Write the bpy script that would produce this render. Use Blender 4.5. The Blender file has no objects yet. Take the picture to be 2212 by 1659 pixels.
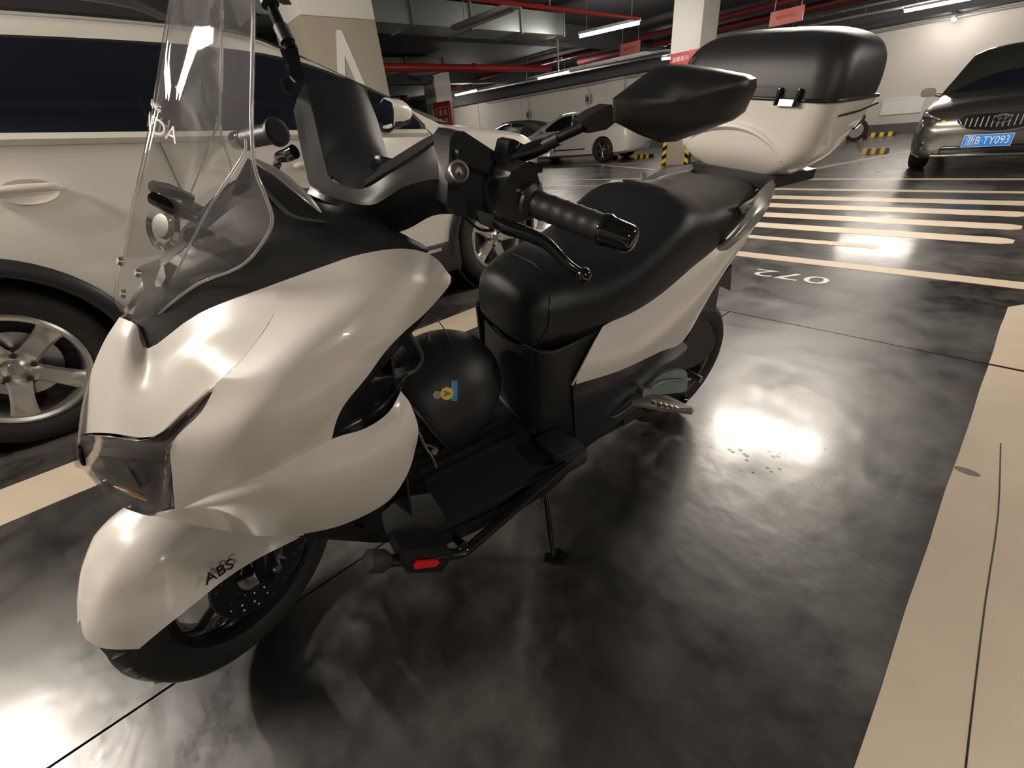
import bpy, bmesh, math, random
import numpy as np
from mathutils import Vector, Matrix
random.seed(4)
C = bpy.context.scene.collection
SC = bpy.context.scene
# ---------------------------------------------------------------- camera
CH = 1.03
FPX = 929.98
RW = np.array([[0.67320146, 0.31829941, -0.66744684],
               [0.73390481, -0.39802499, 0.55041787],
               [-0.09046284, -0.86038456, -0.50155247]])   # world <- (right, down, forward)

cam = bpy.data.cameras.new('camera'); camo = bpy.data.objects.new('camera', cam); C.objects.link(camo)
cam.sensor_width = 36.0; cam.lens = FPX / 2212 * 36.0; cam.clip_start = 0.02; cam.clip_end = 200
camo.matrix_world = Matrix(((RW[0][0], -RW[0][1], -RW[0][2], 0), (RW[1][0], -RW[1][1], -RW[1][2], 0),
                            (RW[2][0], -RW[2][1], -RW[2][2], CH), (0, 0, 0, 1)))
SC.camera = camo
SC.view_settings.view_transform = 'Standard'; SC.view_settings.look = 'None'
SC.view_settings.gamma = 1.0; SC.view_settings.use_curve_mapping = False
SC.view_settings.exposure = 2.05
w = bpy.data.worlds.new('world'); SC.world = w; w.use_nodes = True
w.node_tree.nodes['Background'].inputs[0].default_value = (0.55, 0.6, 0.7, 1)
w.node_tree.nodes['Background'].inputs[1].default_value = 0.03
# lamps: (name suffix is automatic) centre x, y, z, length, angle(deg), emission strength, lit
WARM = (1.0, 0.88, 0.73)
LAMPS = [
    (-6.65, 8.9, 2.62, 1.25, 12, 60, 'lit tube lamp hanging over the aisle just left of the pillar with the red sign'),
    (-12.4, 13.5, 2.62, 1.4, 0, 60, 'lit tube lamp in front of the white end wall, above the white coupe'),
    (-16.9, 13.1, 2.62, 1.4, 0, 60, 'lit tube lamp right of the slim pillar with the tall red sign'),
    (-2.45, 15.5, 2.62, 1.6, 4, 60, 'lit tube lamp at the top right above the dark car'),
    (-23.5, 16.0, 2.62, 1.5, 0, 60, 'lit tube lamp far left beside the small pillar'),
    (-2.7, 18.0, 2.5, 0.3, 90, 60, 'short lit lamp close to the end wall above the dark car'),
    (-9.0, 15.4, 2.62, 0.7, 60, 60, 'short lit lamp left edge of the pillar with the red sign'),
    (-1.35, 5.3, 2.7, 1.2, 4, 60, 'tube lamp over the hatched aisle, above the frame'),
    (-3.9, -2.0, 2.6, 1.2, 4, 60, 'tube lamp over the row behind the scooter, outside the frame'),
    (-2.24, -2.06, 2.70, .95, 128, 60, 'tube lamp set at an angle in front of the scooter nose, outside the frame'),
    (4.2, -1.2, 2.7, 1.2, 4, 60, 'tube lamp over the next bay behind the viewer'),
    (3.2, 4.6, 2.7, 1.2, 4, 60, 'tube lamp over the bays right of the viewer'),
]
# ---------------------------------------------------------------- helpers
def tag(o, label=None, cat=None, group=None, kind=None):
    if label: o['label'] = label
    if cat: o['category'] = cat
    if group: o['group'] = group
    if kind: o['kind'] = kind
    return o
def empty(name, loc=(0, 0, 0), rot=None):
    o = bpy.data.objects.new(name, None); C.objects.link(o); o.location = loc
    o.empty_display_size = 0.1
    if rot: o.rotation_euler = rot
    return o
def thing(name, label, cat, loc=(0, 0, 0), rot=None, group=None):
    return tag(empty(name, loc, rot), label, cat, group)
def mk(name, verts, faces, m=None, parent=None, smooth=True, sharp=None):
    me = bpy.data.meshes.new(name)
    me.from_pydata([tuple(map(float, v)) for v in verts], [], [tuple(f) for f in faces])
    me.update()
    if m: me.materials.append(m)
    if smooth:
        me.shade_smooth()
        if sharp: me.set_sharp_from_angle(angle=math.radians(sharp))
    o = bpy.data.objects.new(name, me); C.objects.link(o)
    if parent: o.parent = parent
    return o
def frombm(name, bm, m=None, parent=None, smooth=True, sharp=35):
    bmesh.ops.recalc_face_normals(bm, faces=bm.faces)
    me = bpy.data.meshes.new(name); bm.to_mesh(me); bm.free()
    if m: me.materials.append(m)
    if smooth:
        me.shade_smooth()
        if sharp: me.set_sharp_from_angle(angle=math.radians(sharp))
    o = bpy.data.objects.new(name, me); C.objects.link(o)
    if parent: o.parent = parent
    return o
def bmbox(bm, c, s, rot=None, bev=0.0, seg=2):
    r = bmesh.ops.create_cube(bm, size=1.0); vs = r['verts']
    if bev > 0:
        for v in vs: v.co = Vector((v.co.x * s[0], v.co.y * s[1], v.co.z * s[2]))
        es = list({e for v in vs for e in v.link_edges})
        rr = bmesh.ops.bevel(bm, geom=es, offset=bev, segments=seg, affect='EDGES', profile=0.6)
        vs = list({v for f in rr['faces'] for v in f.verts} | {v for v in vs if v.is_valid})
        vs = [v for v in vs if v.is_valid]
    else:
        for v in vs: v.co = Vector((v.co.x * s[0], v.co.y * s[1], v.co.z * s[2]))
    M = (rot.to_4x4() if rot else Matrix.Identity(4)); M.translation = Vector(c)
    for v in vs: v.co = M @ v.co
    return vs
def box(name, c, s, m, parent=None, rot=None, bev=0.0, seg=2):
    bm = bmesh.new(); bmbox(bm, c, s, rot, bev, seg)
    return frombm(name, bm, m, parent, smooth=bev > 0, sharp=50)
def crom(P, n):
    """interpolate a list of points with a Catmull-Rom spline, n steps per span"""
    P = np.array(P, float)
    if len(P) < 3:
        ts = np.linspace(0, 1, n + 1)[:, None]
        return P[0] + (P[-1] - P[0]) * ts
    Q = np.vstack([2 * P[0] - P[1], P, 2 * P[-1] - P[-2]]); out = []
    for i in range(len(P) - 1):
        a, b, c_, d = Q[i], Q[i + 1], Q[i + 2], Q[i + 3]
        for k in range(n):
            t = k / n
            out.append(0.5 * (2 * b + (c_ - a) * t + (2 * a - 5 * b + 4 * c_ - d) * t * t + (3 * b - a - 3 * c_ + d) * t ** 3))
    out.append(P[-1]); return np.array(out)
def gridpts(rows, n=5, m=5):
    R = [crom(r, n) for r in rows]
    R = np.array(R)                       # rows x cols x 3
    cols = [crom(R[:, j], m) for j in range(R.shape[1])]
    return np.transpose(np.array(cols), (1, 0, 2))
def gridmesh(name, G, mat_, parent=None, thick=0.0, sharp=None, inner=None):
    """G: rows x cols x 3. thick: shell thickness pushed against the normal (sign chooses side)"""
    nr, nc = G.shape[:2]
    V = [tuple(p) for p in G.reshape(-1, 3)]
    F = [(i * nc + j, i * nc + j + 1, (i + 1) * nc + j + 1, (i + 1) * nc + j) for i in range(nr - 1) for j in range(nc - 1)]
    if thick:
        du = np.gradient(G, axis=1); dv = np.gradient(G, axis=0)
        N = np.cross(du, dv); N /= (np.linalg.norm(N, axis=2, keepdims=True) + 1e-9)
        B = G - N * thick; o = nr * nc
        V += [tuple(p) for p in B.reshape(-1, 3)]
        F += [tuple(o + k for k in reversed(f)) for f in F]
        rim = [(0, j) for j in range(nc)] + [(i, nc - 1) for i in range(1, nr)] + [(nr - 1, j) for j in range(nc - 2, -1, -1)] + [(i, 0) for i in range(nr - 2, 0, -1)]
        idx = [i * nc + j for i, j in rim]
        for a, b in zip(idx, idx[1:] + idx[:1]): F.append((b, a, o + a, o + b))
    bm = bmesh.new(); vs = [bm.verts.new(v) for v in V]
    for f in F:
        try: bm.faces.new([vs[k] for k in f])
        except ValueError: pass
    bmesh.ops.remove_doubles(bm, verts=bm.verts, dist=1e-5)
    return frombm(name, bm, mat_, parent, True, sharp or 60)
def tubebm(bm, path, r, seg=10, caps=True, up=None, flat=1.0):
    path = [Vector(p) for p in path]; n = len(path)
    rs = r if isinstance(r, (list, tuple, np.ndarray)) else [r] * n
    rings = []; prev = None
    for i, p in enumerate(path):
        d = (path[min(i + 1, n - 1)] - path[max(i - 1, 0)]).normalized()
        a = prev if prev is not None else (Vector(up) if up else (Vector((0, 0, 1)) if abs(d.z) < .9 else Vector((1, 0, 0))))
        a = (a - d * a.dot(d)).normalized(); b = d.cross(a); prev = a
        rings.append([bm.verts.new(p + (a * math.cos(2 * math.pi * k / seg) * flat + b * math.sin(2 * math.pi * k / seg)) * rs[i]) for k in range(seg)])
    for A, B in zip(rings, rings[1:]):
        for k in range(seg): bm.faces.new((A[k], A[(k + 1) % seg], B[(k + 1) % seg], B[k]))
    if caps: bm.faces.new(rings[0][::-1]); bm.faces.new(rings[-1])
def tube(name, path, r, m, parent=None, seg=12, sm=0, up=None, flat=1.0, caps=True):
    if sm:
        pr = r if isinstance(r, (list, tuple)) else [r] * len(path)
        q = crom([tuple(p) + (rr,) for p, rr in zip(path, pr)], sm); path = q[:, :3]; r = list(q[:, 3])
    bm = bmesh.new(); tubebm(bm, path, r, seg, caps, up, flat)
    return frombm(name, bm, m, parent, True, 50)
def lathebm(bm, prof, seg=32, M=None, closed=False):
    """prof: (radius, height) along local z"""
    rings = []
    for r, z in prof:
        if r < 1e-6: rings.append([bm.verts.new((0, 0, z))])
        else: rings.append([bm.verts.new((r * math.cos(2 * math.pi * k / seg), r * math.sin(2 * math.pi * k / seg), z)) for k in range(seg)])
    pairs = list(zip(rings, rings[1:])) + ([(rings[-1], rings[0])] if closed else [])
    for A, B in pairs:
        for k in range(seg):
            k2 = (k + 1) % seg
            if len(A) == 1 and len(B) == 1: continue
            if len(A) == 1: bm.faces.new((A[0], B[k2], B[k]))
            elif len(B) == 1: bm.faces.new((A[k], A[k2], B[0]))
            else: bm.faces.new((A[k], A[k2], B[k2], B[k]))
    if M is not None:
        for R_ in rings:
            for v in R_: v.co = M @ v.co
def lathe(name, prof, m, parent=None, seg=32, M=None, closed=False, sharp=40):
    bm = bmesh.new(); lathebm(bm, prof, seg, M, closed)
    return frombm(name, bm, m, parent, True, sharp)
def axisM(o, z, x=(1, 0, 0)):
    z = Vector(z).normalized(); x = Vector(x).normalized()
    if abs(z.dot(x)) > .95: x = Vector((0, 1, 0))
    x = (x - z * x.dot(z)).normalized(); y = z.cross(x)
    return Matrix(((x.x, y.x, z.x, o[0]), (x.y, y.y, z.y, o[1]), (x.z, y.z, z.z, o[2]), (0, 0, 0, 1)))
def prism(name, poly, depth, m, parent=None, M=None, bev=0.0, sharp=40):
    """2-D polygon extruded along local z by depth"""
    bm = bmesh.new(); vs = [bm.verts.new((p[0], p[1], 0)) for p in poly]; f = bm.faces.new(vs)
    r = bmesh.ops.extrude_face_region(bm, geom=[f])
    for v in r['geom']:
        if isinstance(v, bmesh.types.BMVert): v.co.z += depth
    if bev: bmesh.ops.bevel(bm, geom=[e for e in bm.edges], offset=bev, segments=2, affect='EDGES')
    if M is not None:
        for v in bm.verts: v.co = M @ v.co
    return frombm(name, bm, m, parent, True, sharp)
def loft(name, secs, m, parent=None, sub=0, caps=True, closed=True, sharp=50, n=0, k=0):
    """secs: list of rings of 3-D points. n: smoothing steps along the length, k: around the ring"""
    S_ = np.array(secs, float)
    if k:
        S_ = np.array([crom(np.vstack([s, s[:1]]), k)[:-1] for s in S_]) if closed else np.array([crom(s, k) for s in S_])
    if n: S_ = np.transpose(np.array([crom(S_[:, j], n) for j in range(S_.shape[1])]), (1, 0, 2))
    bm = bmesh.new(); R = [[bm.verts.new(tuple(p)) for p in s] for s in S_]
    L = len(R[0])
    for A, B in zip(R, R[1:]):
        for j in range(L if closed else L - 1):
            try: bm.faces.new((A[j], A[(j + 1) % L], B[(j + 1) % L], B[j]))
            except ValueError: pass
    if caps and closed: bm.faces.new(R[0][::-1]); bm.faces.new(R[-1])
    o = frombm(name, bm, m, parent, True, sharp)
    if sub:
        md = o.modifiers.new('s', 'SUBSURF'); md.levels = sub; md.render_levels = sub
    return o
def text(name, s, size, M, m, parent=None, depth=0.001, align='CENTER', font=None, sx=1.0, label=None):
    cu = bpy.data.curves.new(name, 'FONT'); cu.body = s; cu.size = size; cu.extrude = depth
    cu.align_x = align; cu.align_y = 'CENTER'; cu.resolution_u = 3
    t = bpy.data.objects.new(name, cu); C.objects.link(t)
    bpy.context.view_layer.update()
    dg = bpy.context.evaluated_depsgraph_get()
    me = bpy.data.meshes.new_from_object(t.evaluated_get(dg)); me.name = name
    C.objects.unlink(t); bpy.data.objects.remove(t)
    S4 = Matrix.Diagonal((sx, 1, 1, 1)); me.transform(M @ S4)
    me.materials.clear(); me.materials.append(m)
    o = bpy.data.objects.new(name, me); C.objects.link(o)
    if parent: o.parent = parent
    return o
def dup(o, parent=None, M=None):
    c = o.copy(); C.objects.link(c); c.parent = parent
    for ch in list(o.children): dup(ch, c)
    return c
# ---------------------------------------------------------------- materials
def mat(name, col, rough=0.5, metal=0.0, spec=0.5, coat=0.0, coatr=0.05, trans=0.0, ior=1.45, emit=None, es=0, alpha=1.0, bump=None, mott=None):
    m = bpy.data.materials.new(name); m.use_nodes = True; nt = m.node_tree; b = nt.nodes['Principled BSDF']
    if len(col) == 3: col = tuple(col) + (1,)
    b.inputs['Base Color'].default_value = col; b.inputs['Roughness'].default_value = rough
    b.inputs['Metallic'].default_value = metal; b.inputs['Specular IOR Level'].default_value = spec
    b.inputs['Coat Weight'].default_value = coat; b.inputs['Coat Roughness'].default_value = coatr
    b.inputs['Transmission Weight'].default_value = trans; b.inputs['IOR'].default_value = ior
    b.inputs['Alpha'].default_value = alpha
    if emit: b.inputs['Emission Color'].default_value = tuple(emit) + (1,); b.inputs['Emission Strength'].default_value = es
    if bump or mott:
        tc = nt.nodes.new('ShaderNodeTexCoord')
        if bump:
            sc, st = bump; nz = nt.nodes.new('ShaderNodeTexNoise'); nz.inputs['Scale'].default_value = sc; nz.inputs['Detail'].default_value = 3
            bp = nt.nodes.new('ShaderNodeBump'); bp.inputs['Strength'].default_value = st; bp.inputs['Distance'].default_value = 0.002
            nt.links.new(tc.outputs['Object'], nz.inputs['Vector']); nt.links.new(nz.outputs['Fac'], bp.inputs['Height']); nt.links.new(bp.outputs['Normal'], b.inputs['Normal'])
        if mott:
            sc, amt = mott; nz = nt.nodes.new('ShaderNodeTexNoise'); nz.inputs['Scale'].default_value = sc; nz.inputs['Detail'].default_value = 6
            mx = nt.nodes.new('ShaderNodeMix'); mx.data_type = 'RGBA'
            mx.inputs['A'].default_value = tuple(c * (1 - amt) for c in col[:3]) + (1,); mx.inputs['B'].default_value = tuple(min(1, c * (1 + amt)) for c in col[:3]) + (1,)
            nt.links.new(tc.outputs['Object'], nz.inputs['Vector']); nt.links.new(nz.outputs['Fac'], mx.inputs['Factor']); nt.links.new(mx.outputs['Result'], b.inputs['Base Color'])
    return m
M_ = {}
M_['pearl'] = mat('pearl white paint', (0.78, 0.74, 0.68), 0.28, coat=0.8, coatr=0.04, mott=(6, 0.02))
M_['suv'] = mat('white car paint', (0.74, 0.71, 0.64), 0.3, coat=0.8, coatr=0.05, mott=(3, 0.02))
M_['matte'] = mat('matte black plastic', (0.018, 0.018, 0.019), 0.42, bump=(900, 0.15))
M_['satin'] = mat('satin black plastic', (0.013, 0.013, 0.015), 0.3, bump=(700, 0.05))
M_['gloss'] = mat('glossy black plastic', (0.008, 0.008, 0.009), 0.12, coat=0.4)
M_['grey'] = mat('dark grey plastic', (0.07, 0.068, 0.066), 0.38, bump=(900, 0.1))
M_['vinyl'] = mat('black seat vinyl', (0.013, 0.014, 0.015), 0.36, bump=(600, 0.25))
M_['rubber'] = mat('tyre rubber', (0.02, 0.019, 0.018), 0.6, mott=(20, 0.2), bump=(120, 0.2))
M_['alloy'] = mat('silver alloy', (0.56, 0.55, 0.53), 0.3, metal=0.85, mott=(8, 0.05))
M_['grab'] = mat('grey metallic grab rail', (0.33, 0.325, 0.31), 0.3, metal=0.4, coat=0.5)
M_['chrome'] = mat('chrome', (0.75, 0.75, 0.76), 0.08, metal=1.0)
M_['steel'] = mat('brushed steel', (0.4, 0.4, 0.4), 0.3, metal=1.0, mott=(30, 0.1))
M_['dmetal'] = mat('dark metal', (0.05, 0.05, 0.052), 0.35, metal=0.7)
def clearmat(name, col, rough=0.0, ior=1.4, haze=0.0):
    m = bpy.data.materials.new(name); m.use_nodes = True; nt = m.node_tree; nt.nodes.clear(); N = nt.nodes.new; K = nt.links.new
    out = N('ShaderNodeOutputMaterial'); tr = N('ShaderNodeBsdfTransparent'); tr.inputs[0].default_value = tuple(col) + (1,)
    gl = N('ShaderNodeBsdfGlossy'); gl.inputs['Roughness'].default_value = max(rough, .015)
    lw = N('ShaderNodeLayerWeight'); lw.inputs['Blend'].default_value = .5
    pw = N('ShaderNodeMath'); pw.operation = 'POWER'; pw.inputs[1].default_value = 4.5; K(lw.outputs['Facing'], pw.inputs[0])
    fr = N('ShaderNodeMath'); fr.operation = 'MULTIPLY_ADD'; fr.inputs[1].default_value = .9; fr.inputs[2].default_value = .045; K(pw.outputs[0], fr.inputs[0])
    mx = N('ShaderNodeMixShader'); K(fr.outputs[0], mx.inputs[0]); K(tr.outputs[0], mx.inputs[1]); K(gl.outputs[0], mx.inputs[2])
    df = N('ShaderNodeBsdfDiffuse'); df.inputs[0].default_value = (.6, .58, .56, 1)
    nz = N('ShaderNodeTexNoise'); nz.inputs['Scale'].default_value = 14; nz.inputs['Detail'].default_value = 6
    tc = N('ShaderNodeTexCoord'); K(tc.outputs['Object'], nz.inputs['Vector'])
    mr = N('ShaderNodeMapRange'); mr.inputs['To Min'].default_value = haze * .4; mr.inputs['To Max'].default_value = haze * 1.6; K(nz.outputs['Fac'], mr.inputs['Value'])
    m2 = N('ShaderNodeMixShader'); K(mr.outputs[0], m2.inputs[0]); K(mx.outputs[0], m2.inputs[1]); K(df.outputs[0], m2.inputs[2]); K(m2.outputs[0], out.inputs[0])
    return m
M_['screen'] = clearmat('clear acrylic windscreen', (0.97, 0.97, 0.965), 0.0, 1.5, haze=.05)
M_['lens'] = clearmat('clear headlight lens', (0.86, 0.85, 0.84), 0.0, 1.5, haze=.01)
M_['rim'] = mat('acrylic edge glint', (.62, .62, .62), .12, trans=.5, ior=1.49)  # pale colour stands in for light refracted at the acrylic edges
M_['carglass'] = mat('tinted car glass', (0.010, 0.013, 0.02), 0.04, spec=0.6)
M_['red'] = mat('red reflector', (0.75, 0.01, 0.01), 0.2, emit=(1, 0.02, 0.0), es=0.0, coat=1)
M_['amber'] = mat('amber reflector', (0.8, 0.33, 0.02), 0.25, coat=1)
M_['strip'] = mat('beige floor line paint', (0.64, 0.54, 0.42), 0.42, mott=(3, 0.16), bump=(25, .5))
M_['whiteletter'] = mat('white lettering', (0.75, 0.74, 0.72), 0.5)
M_['yellow'] = mat('yellow paint', (0.8, 0.5, 0.03), 0.4)
M_['blk'] = mat('black paint', (0.012, 0.012, 0.012), 0.4)
M_['signred'] = mat('red sign vinyl', (0.42, 0.03, 0.03), 0.4)
LAMP_NEAR = [120, 150, 110, 85, 95]
# ================================================================ SETTING
def floor_material():
    m = bpy.data.materials.new('dark epoxy floor'); m.use_nodes = True; nt = m.node_tree; b = nt.nodes['Principled BSDF']
    N = nt.nodes.new; L = nt.links.new
    tc = N('ShaderNodeTexCoord')
    n1 = N('ShaderNodeTexNoise'); n1.inputs['Scale'].default_value = 1.6; n1.inputs['Detail'].default_value = 8; n1.inputs['Roughness'].default_value = .62; n1.inputs['Distortion'].default_value = 0.6
    n2 = N('ShaderNodeTexNoise'); n2.inputs['Scale'].default_value = 7; n2.inputs['Detail'].default_value = 8; n2.inputs['Roughness'].default_value = .7
    L(tc.outputs['Object'], n1.inputs['Vector']); L(tc.outputs['Object'], n2.inputs['Vector'])
    cr = N('ShaderNodeValToRGB'); e = cr.color_ramp.elements
    e[0].position = .34; e[0].color = (.005, .0045, .0043, 1); e[1].position = .66; e[1].color = (.038, .034, .031, 1)
    mx = N('ShaderNodeMath'); mx.operation = 'MULTIPLY_ADD'; mx.inputs[1].default_value = .35
    L(n2.outputs['Fac'], mx.inputs[0])
    mm = N('ShaderNodeMath'); mm.operation = 'MULTIPLY'; mm.inputs[1].default_value = .65
    L(n1.outputs['Fac'], mm.inputs[0]); L(mm.outputs[0], mx.inputs[2]); L(mx.outputs[0], cr.inputs[0]); L(cr.outputs[0], b.inputs['Base Color'])
    rr = N('ShaderNodeMapRange'); rr.inputs['From Min'].default_value = .38; rr.inputs['From Max'].default_value = .62
    rr.inputs['To Min'].default_value = .27; rr.inputs['To Max'].default_value = .50
    L(mx.outputs[0], rr.inputs['Value']); L(rr.outputs[0], b.inputs['Roughness'])
    b.inputs['Specular IOR Level'].default_value = 0.9
    b.inputs['Coat Weight'].default_value = 0.30; b.inputs['Coat Roughness'].default_value = 0.14
    # scuffed, lighter worn patches and tiny pits
    n4 = N('ShaderNodeTexNoise'); n4.inputs['Scale'].default_value = 0.9; n4.inputs['Detail'].default_value = 9; n4.inputs['Roughness'].default_value = .7
    L(tc.outputs['Object'], n4.inputs['Vector'])
    r4 = N('ShaderNodeValToRGB'); r4.color_ramp.elements[0].position = .50; r4.color_ramp.elements[1].position = .66
    L(n4.outputs['Fac'], r4.inputs[0])
    mc = N('ShaderNodeMix'); mc.data_type = 'RGBA'; mc.inputs['B'].default_value = (.13, .118, .108, 1)
    L(r4.outputs[0], mc.inputs['Factor']); L(cr.outputs[0], mc.inputs['A'])
    vo = N('ShaderNodeTexVoronoi'); vo.inputs['Scale'].default_value = 34; vo.inputs['Randomness'].default_value = 1
    L(tc.outputs['Object'], vo.inputs['Vector'])
    n5 = N('ShaderNodeTexNoise'); n5.inputs['Scale'].default_value = 1.3; L(tc.outputs['Object'], n5.inputs['Vector'])
    dd = N('ShaderNodeVectorMath'); dd.operation = 'DISTANCE'; dd.inputs[1].default_value = (-.36, 1.42, 0); L(tc.outputs['Object'], dd.inputs[0])
    th = N('ShaderNodeMapRange'); th.inputs['From Min'].default_value = .30; th.inputs['From Max'].default_value = .05; th.inputs['To Min'].default_value = .0; th.inputs['To Max'].default_value = .34
    L(dd.outputs['Value'], th.inputs['Value'])
    lt_ = N('ShaderNodeMath'); lt_.operation = 'LESS_THAN'; L(vo.outputs['Distance'], lt_.inputs[0]); L(th.outputs[0], lt_.inputs[1])
    mp_ = N('ShaderNodeMix'); mp_.data_type = 'RGBA'; mp_.inputs['B'].default_value = (.02, .017, .014, 1)
    L(lt_.outputs[0], mp_.inputs['Factor']); L(mc.outputs['Result'], mp_.inputs['A']); L(mp_.outputs['Result'], b.inputs['Base Color'])
    sp = N('ShaderNodeMapRange'); sp.inputs['To Min'].default_value = .9; sp.inputs['To Max'].default_value = .15
    L(lt_.outputs[0], sp.inputs['Value']); L(sp.outputs[0], b.inputs['Specular IOR Level'])
    n3 = N('ShaderNodeTexNoise'); n3.inputs['Scale'].default_value = 5.5; n3.inputs['Detail'].default_value = 4
    L(tc.outputs['Object'], n3.inputs['Vector'])
    bp = N('ShaderNodeBump'); bp.inputs['Strength'].default_value = .22; bp.inputs['Distance'].default_value = .02
    L(n3.outputs['Fac'], bp.inputs['Height']); L(bp.outputs['Normal'], b.inputs['Normal'])
    return m
M_['floor'] = floor_material()
M_['stain'] = mat('grey stain', (0.19, 0.17, 0.14), 0.5)
M_['wall'] = mat('white wall paint', (0.56, 0.53, 0.49), 0.6, mott=(0.7, 0.08))
M_['wallbase'] = mat('dark grey wall base', (0.10, 0.10, 0.095), 0.5)
M_['ceil'] = mat('dark ceiling', (0.06, 0.06, 0.068), 0.8, mott=(0.5, 0.25))
M_['pillartan'] = mat('tan pillar paint', (0.38, 0.34, 0.27), 0.55, mott=(2, 0.04))
M_['pillarwhite'] = mat('white pillar paint', (0.66, 0.65, 0.62), 0.55)
M_['duct'] = mat('galvanised duct', (0.30, 0.33, 0.32), 0.45, metal=0.3, mott=(2, 0.12))
M_['pipered'] = mat('red fire pipe', (0.40, 0.03, 0.03), 0.35)
M_['pipedark'] = mat('dull red pipe paint', (0.14, 0.02, 0.022), 0.5)
M_['tray'] = mat('grey cable tray', (0.34, 0.33, 0.33), 0.45, metal=0.3)
X0, X1, Y0, Y1, ZC = -34.0, 11.0, -7.0, 18.6, 3.25
def struct(o): o['kind'] = 'structure'; return o
# floor: slabs separated by thin joints, each slab an object under the floor
fl = struct(empty('floor'))
JY = [Y0, -3.6, 2.53, 6.9, 11.2, 14.8, Y1 + .1]
JX = [X0, -20, -14.3, -9.7, -5.1, -0.975, 2.0, 5.6, X1]
g = 0.0035
for i in range(len(JX) - 1):
    for j in range(len(JY) - 1):
        a, b_, c_, d = JX[i] + g, JX[i + 1] - g, JY[j] + g, JY[j + 1] - g
        # the joint at x=-0.975 exists only in front of the scooter: its slabs butt behind
        o = box('floor_slab', ((a + b_) / 2, (c_ + d) / 2, -0.05), (b_ - a, d - c_, 0.1), M_['floor'], fl)
        if i in (4, 5) and j >= 2:
            bpy.data.objects.remove(o)
            if i == 4:
                b2 = JX[6] - g
                box('floor_slab', ((a + b2) / 2, (c_ + d) / 2, -0.05), (b2 - a, d - c_, 0.1), M_['floor'], fl)
box('slab_bed', ((X0 + X1) / 2, (Y0 + Y1) / 2, -0.09), (X1 - X0, Y1 - Y0, 0.12), M_['blk'], fl)
# painted lines (thin coats of paint on the slab)
def fpoly(name, pts, m, z=0.0012, parent=None):
    bm = bmesh.new(); vs = [bm.verts.new((p[0], p[1], z)) for p in pts]; f = bm.faces.new(vs)
    r = bmesh.ops.extrude_face_region(bm, geom=[f])
    for v in r['geom']:
        if isinstance(v, bmesh.types.BMVert): v.co.z -= 0.001
    return frombm(name, bm, m, parent, False)
def rough_strip(name, x0, y0, x1, y1, wd, m, parent, n=24, amp=.004, r0=False, r1=False):
    d = Vector((x1 - x0, y1 - y0)); L_ = d.length; d /= L_; nn = Vector((-d.y, d.x)); A = []; B = []
    for k in range(n + 1):
        p = Vector((x0, y0)) + d * L_ * k / n; s_ = 1.0
        if (r0 and k == 0) or (r1 and k == n): s_ = .55
        A.append(p + nn * (wd / 2 * s_ + random.uniform(-amp, amp))); B.append(p - nn * (wd / 2 * s_ + random.uniform(-amp, amp)))
    return fpoly(name, A + B[::-1], m, parent=parent)
lines = struct(empty('trim_1'))
rough_strip('bay_line', -2.215, -5, -2.215, 3.95, .29, M_['strip'], lines)
rough_strip('bay_line', .345, -5, .345, 2.52, .46, M_['strip'], lines, n=30, amp=.002)
rough_strip('bay_line', .345, 2.54, .345, 3.50, .46, M_['strip'], lines, n=6, amp=.002, r1=True)
rough_strip('bay_line', -6.5, 3.775, 6, 3.775, .14, M_['strip'], lines, n=160, amp=.003)
hy = [(4.37, -.66, .13), (4.89, .04, .24), (5.42, .05, .26), (6.0, .06, .28), (6.58, .06, .28), (7.27, .9, .16), (8.3, 3.0, .16)]
for y, xe, wd in hy:
    rough_strip('hatch_line', -3.4, y, xe if y < 7 else 3.5, y + .02, wd * .92, M_['strip'], lines, n=50, amp=.004, r1=True)
rough_strip('hatch_line', .25, 4.35, .25, 8.3, .14, M_['strip'], lines, n=30, amp=.003)
rough_strip('hatch_line', -3.1, 8.45, -1.6, 13.2, .22, M_['strip'], lines, n=20, amp=.004)
rough_strip('hatch_line', -7.6, 8.1, -3.2, 8.6, .08, M_['strip'], lines, n=30, amp=.003)
rough_strip('hatch_line', -9.2, 11.6, -6.0, 9.9, .1, M_['strip'], lines, n=20, amp=.003)
rough_strip('hatch_line', -9.9, 11.5, -4.6, 11.5, .08, M_['strip'], lines, n=20, amp=.003)
rough_strip('hatch_line', -7.2, 7.3, -2.6, 7.3, .08, M_['strip'], lines, n=20, amp=.003)
tube('hairline_crack', [(.20, 1.89, .0016), (.225, 1.5, .0016), (.232, 1.15, .0016), (.243, .8, .0016), (.255, .5, .0016)], .0016, M_['blk'], lines, 4, sm=3)
lathe('stain', [(0, .0016), (.030, .0016), (.030, .001), (0, .001)], M_['stain'], lines, 20, Matrix.Translation((.145, 1.66, 0)) @ Matrix.Diagonal((1.0, .55, 1, 1)))
# bay number, read from the aisle
Mt = Matrix.Translation((-.935, 3.36, 0.0016)) @ Matrix.Rotation(math.pi, 4, 'Z')
text('bay_number', '072', .225, Mt, M_['whiteletter'], lines, depth=.0004, sx=1.45)
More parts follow.
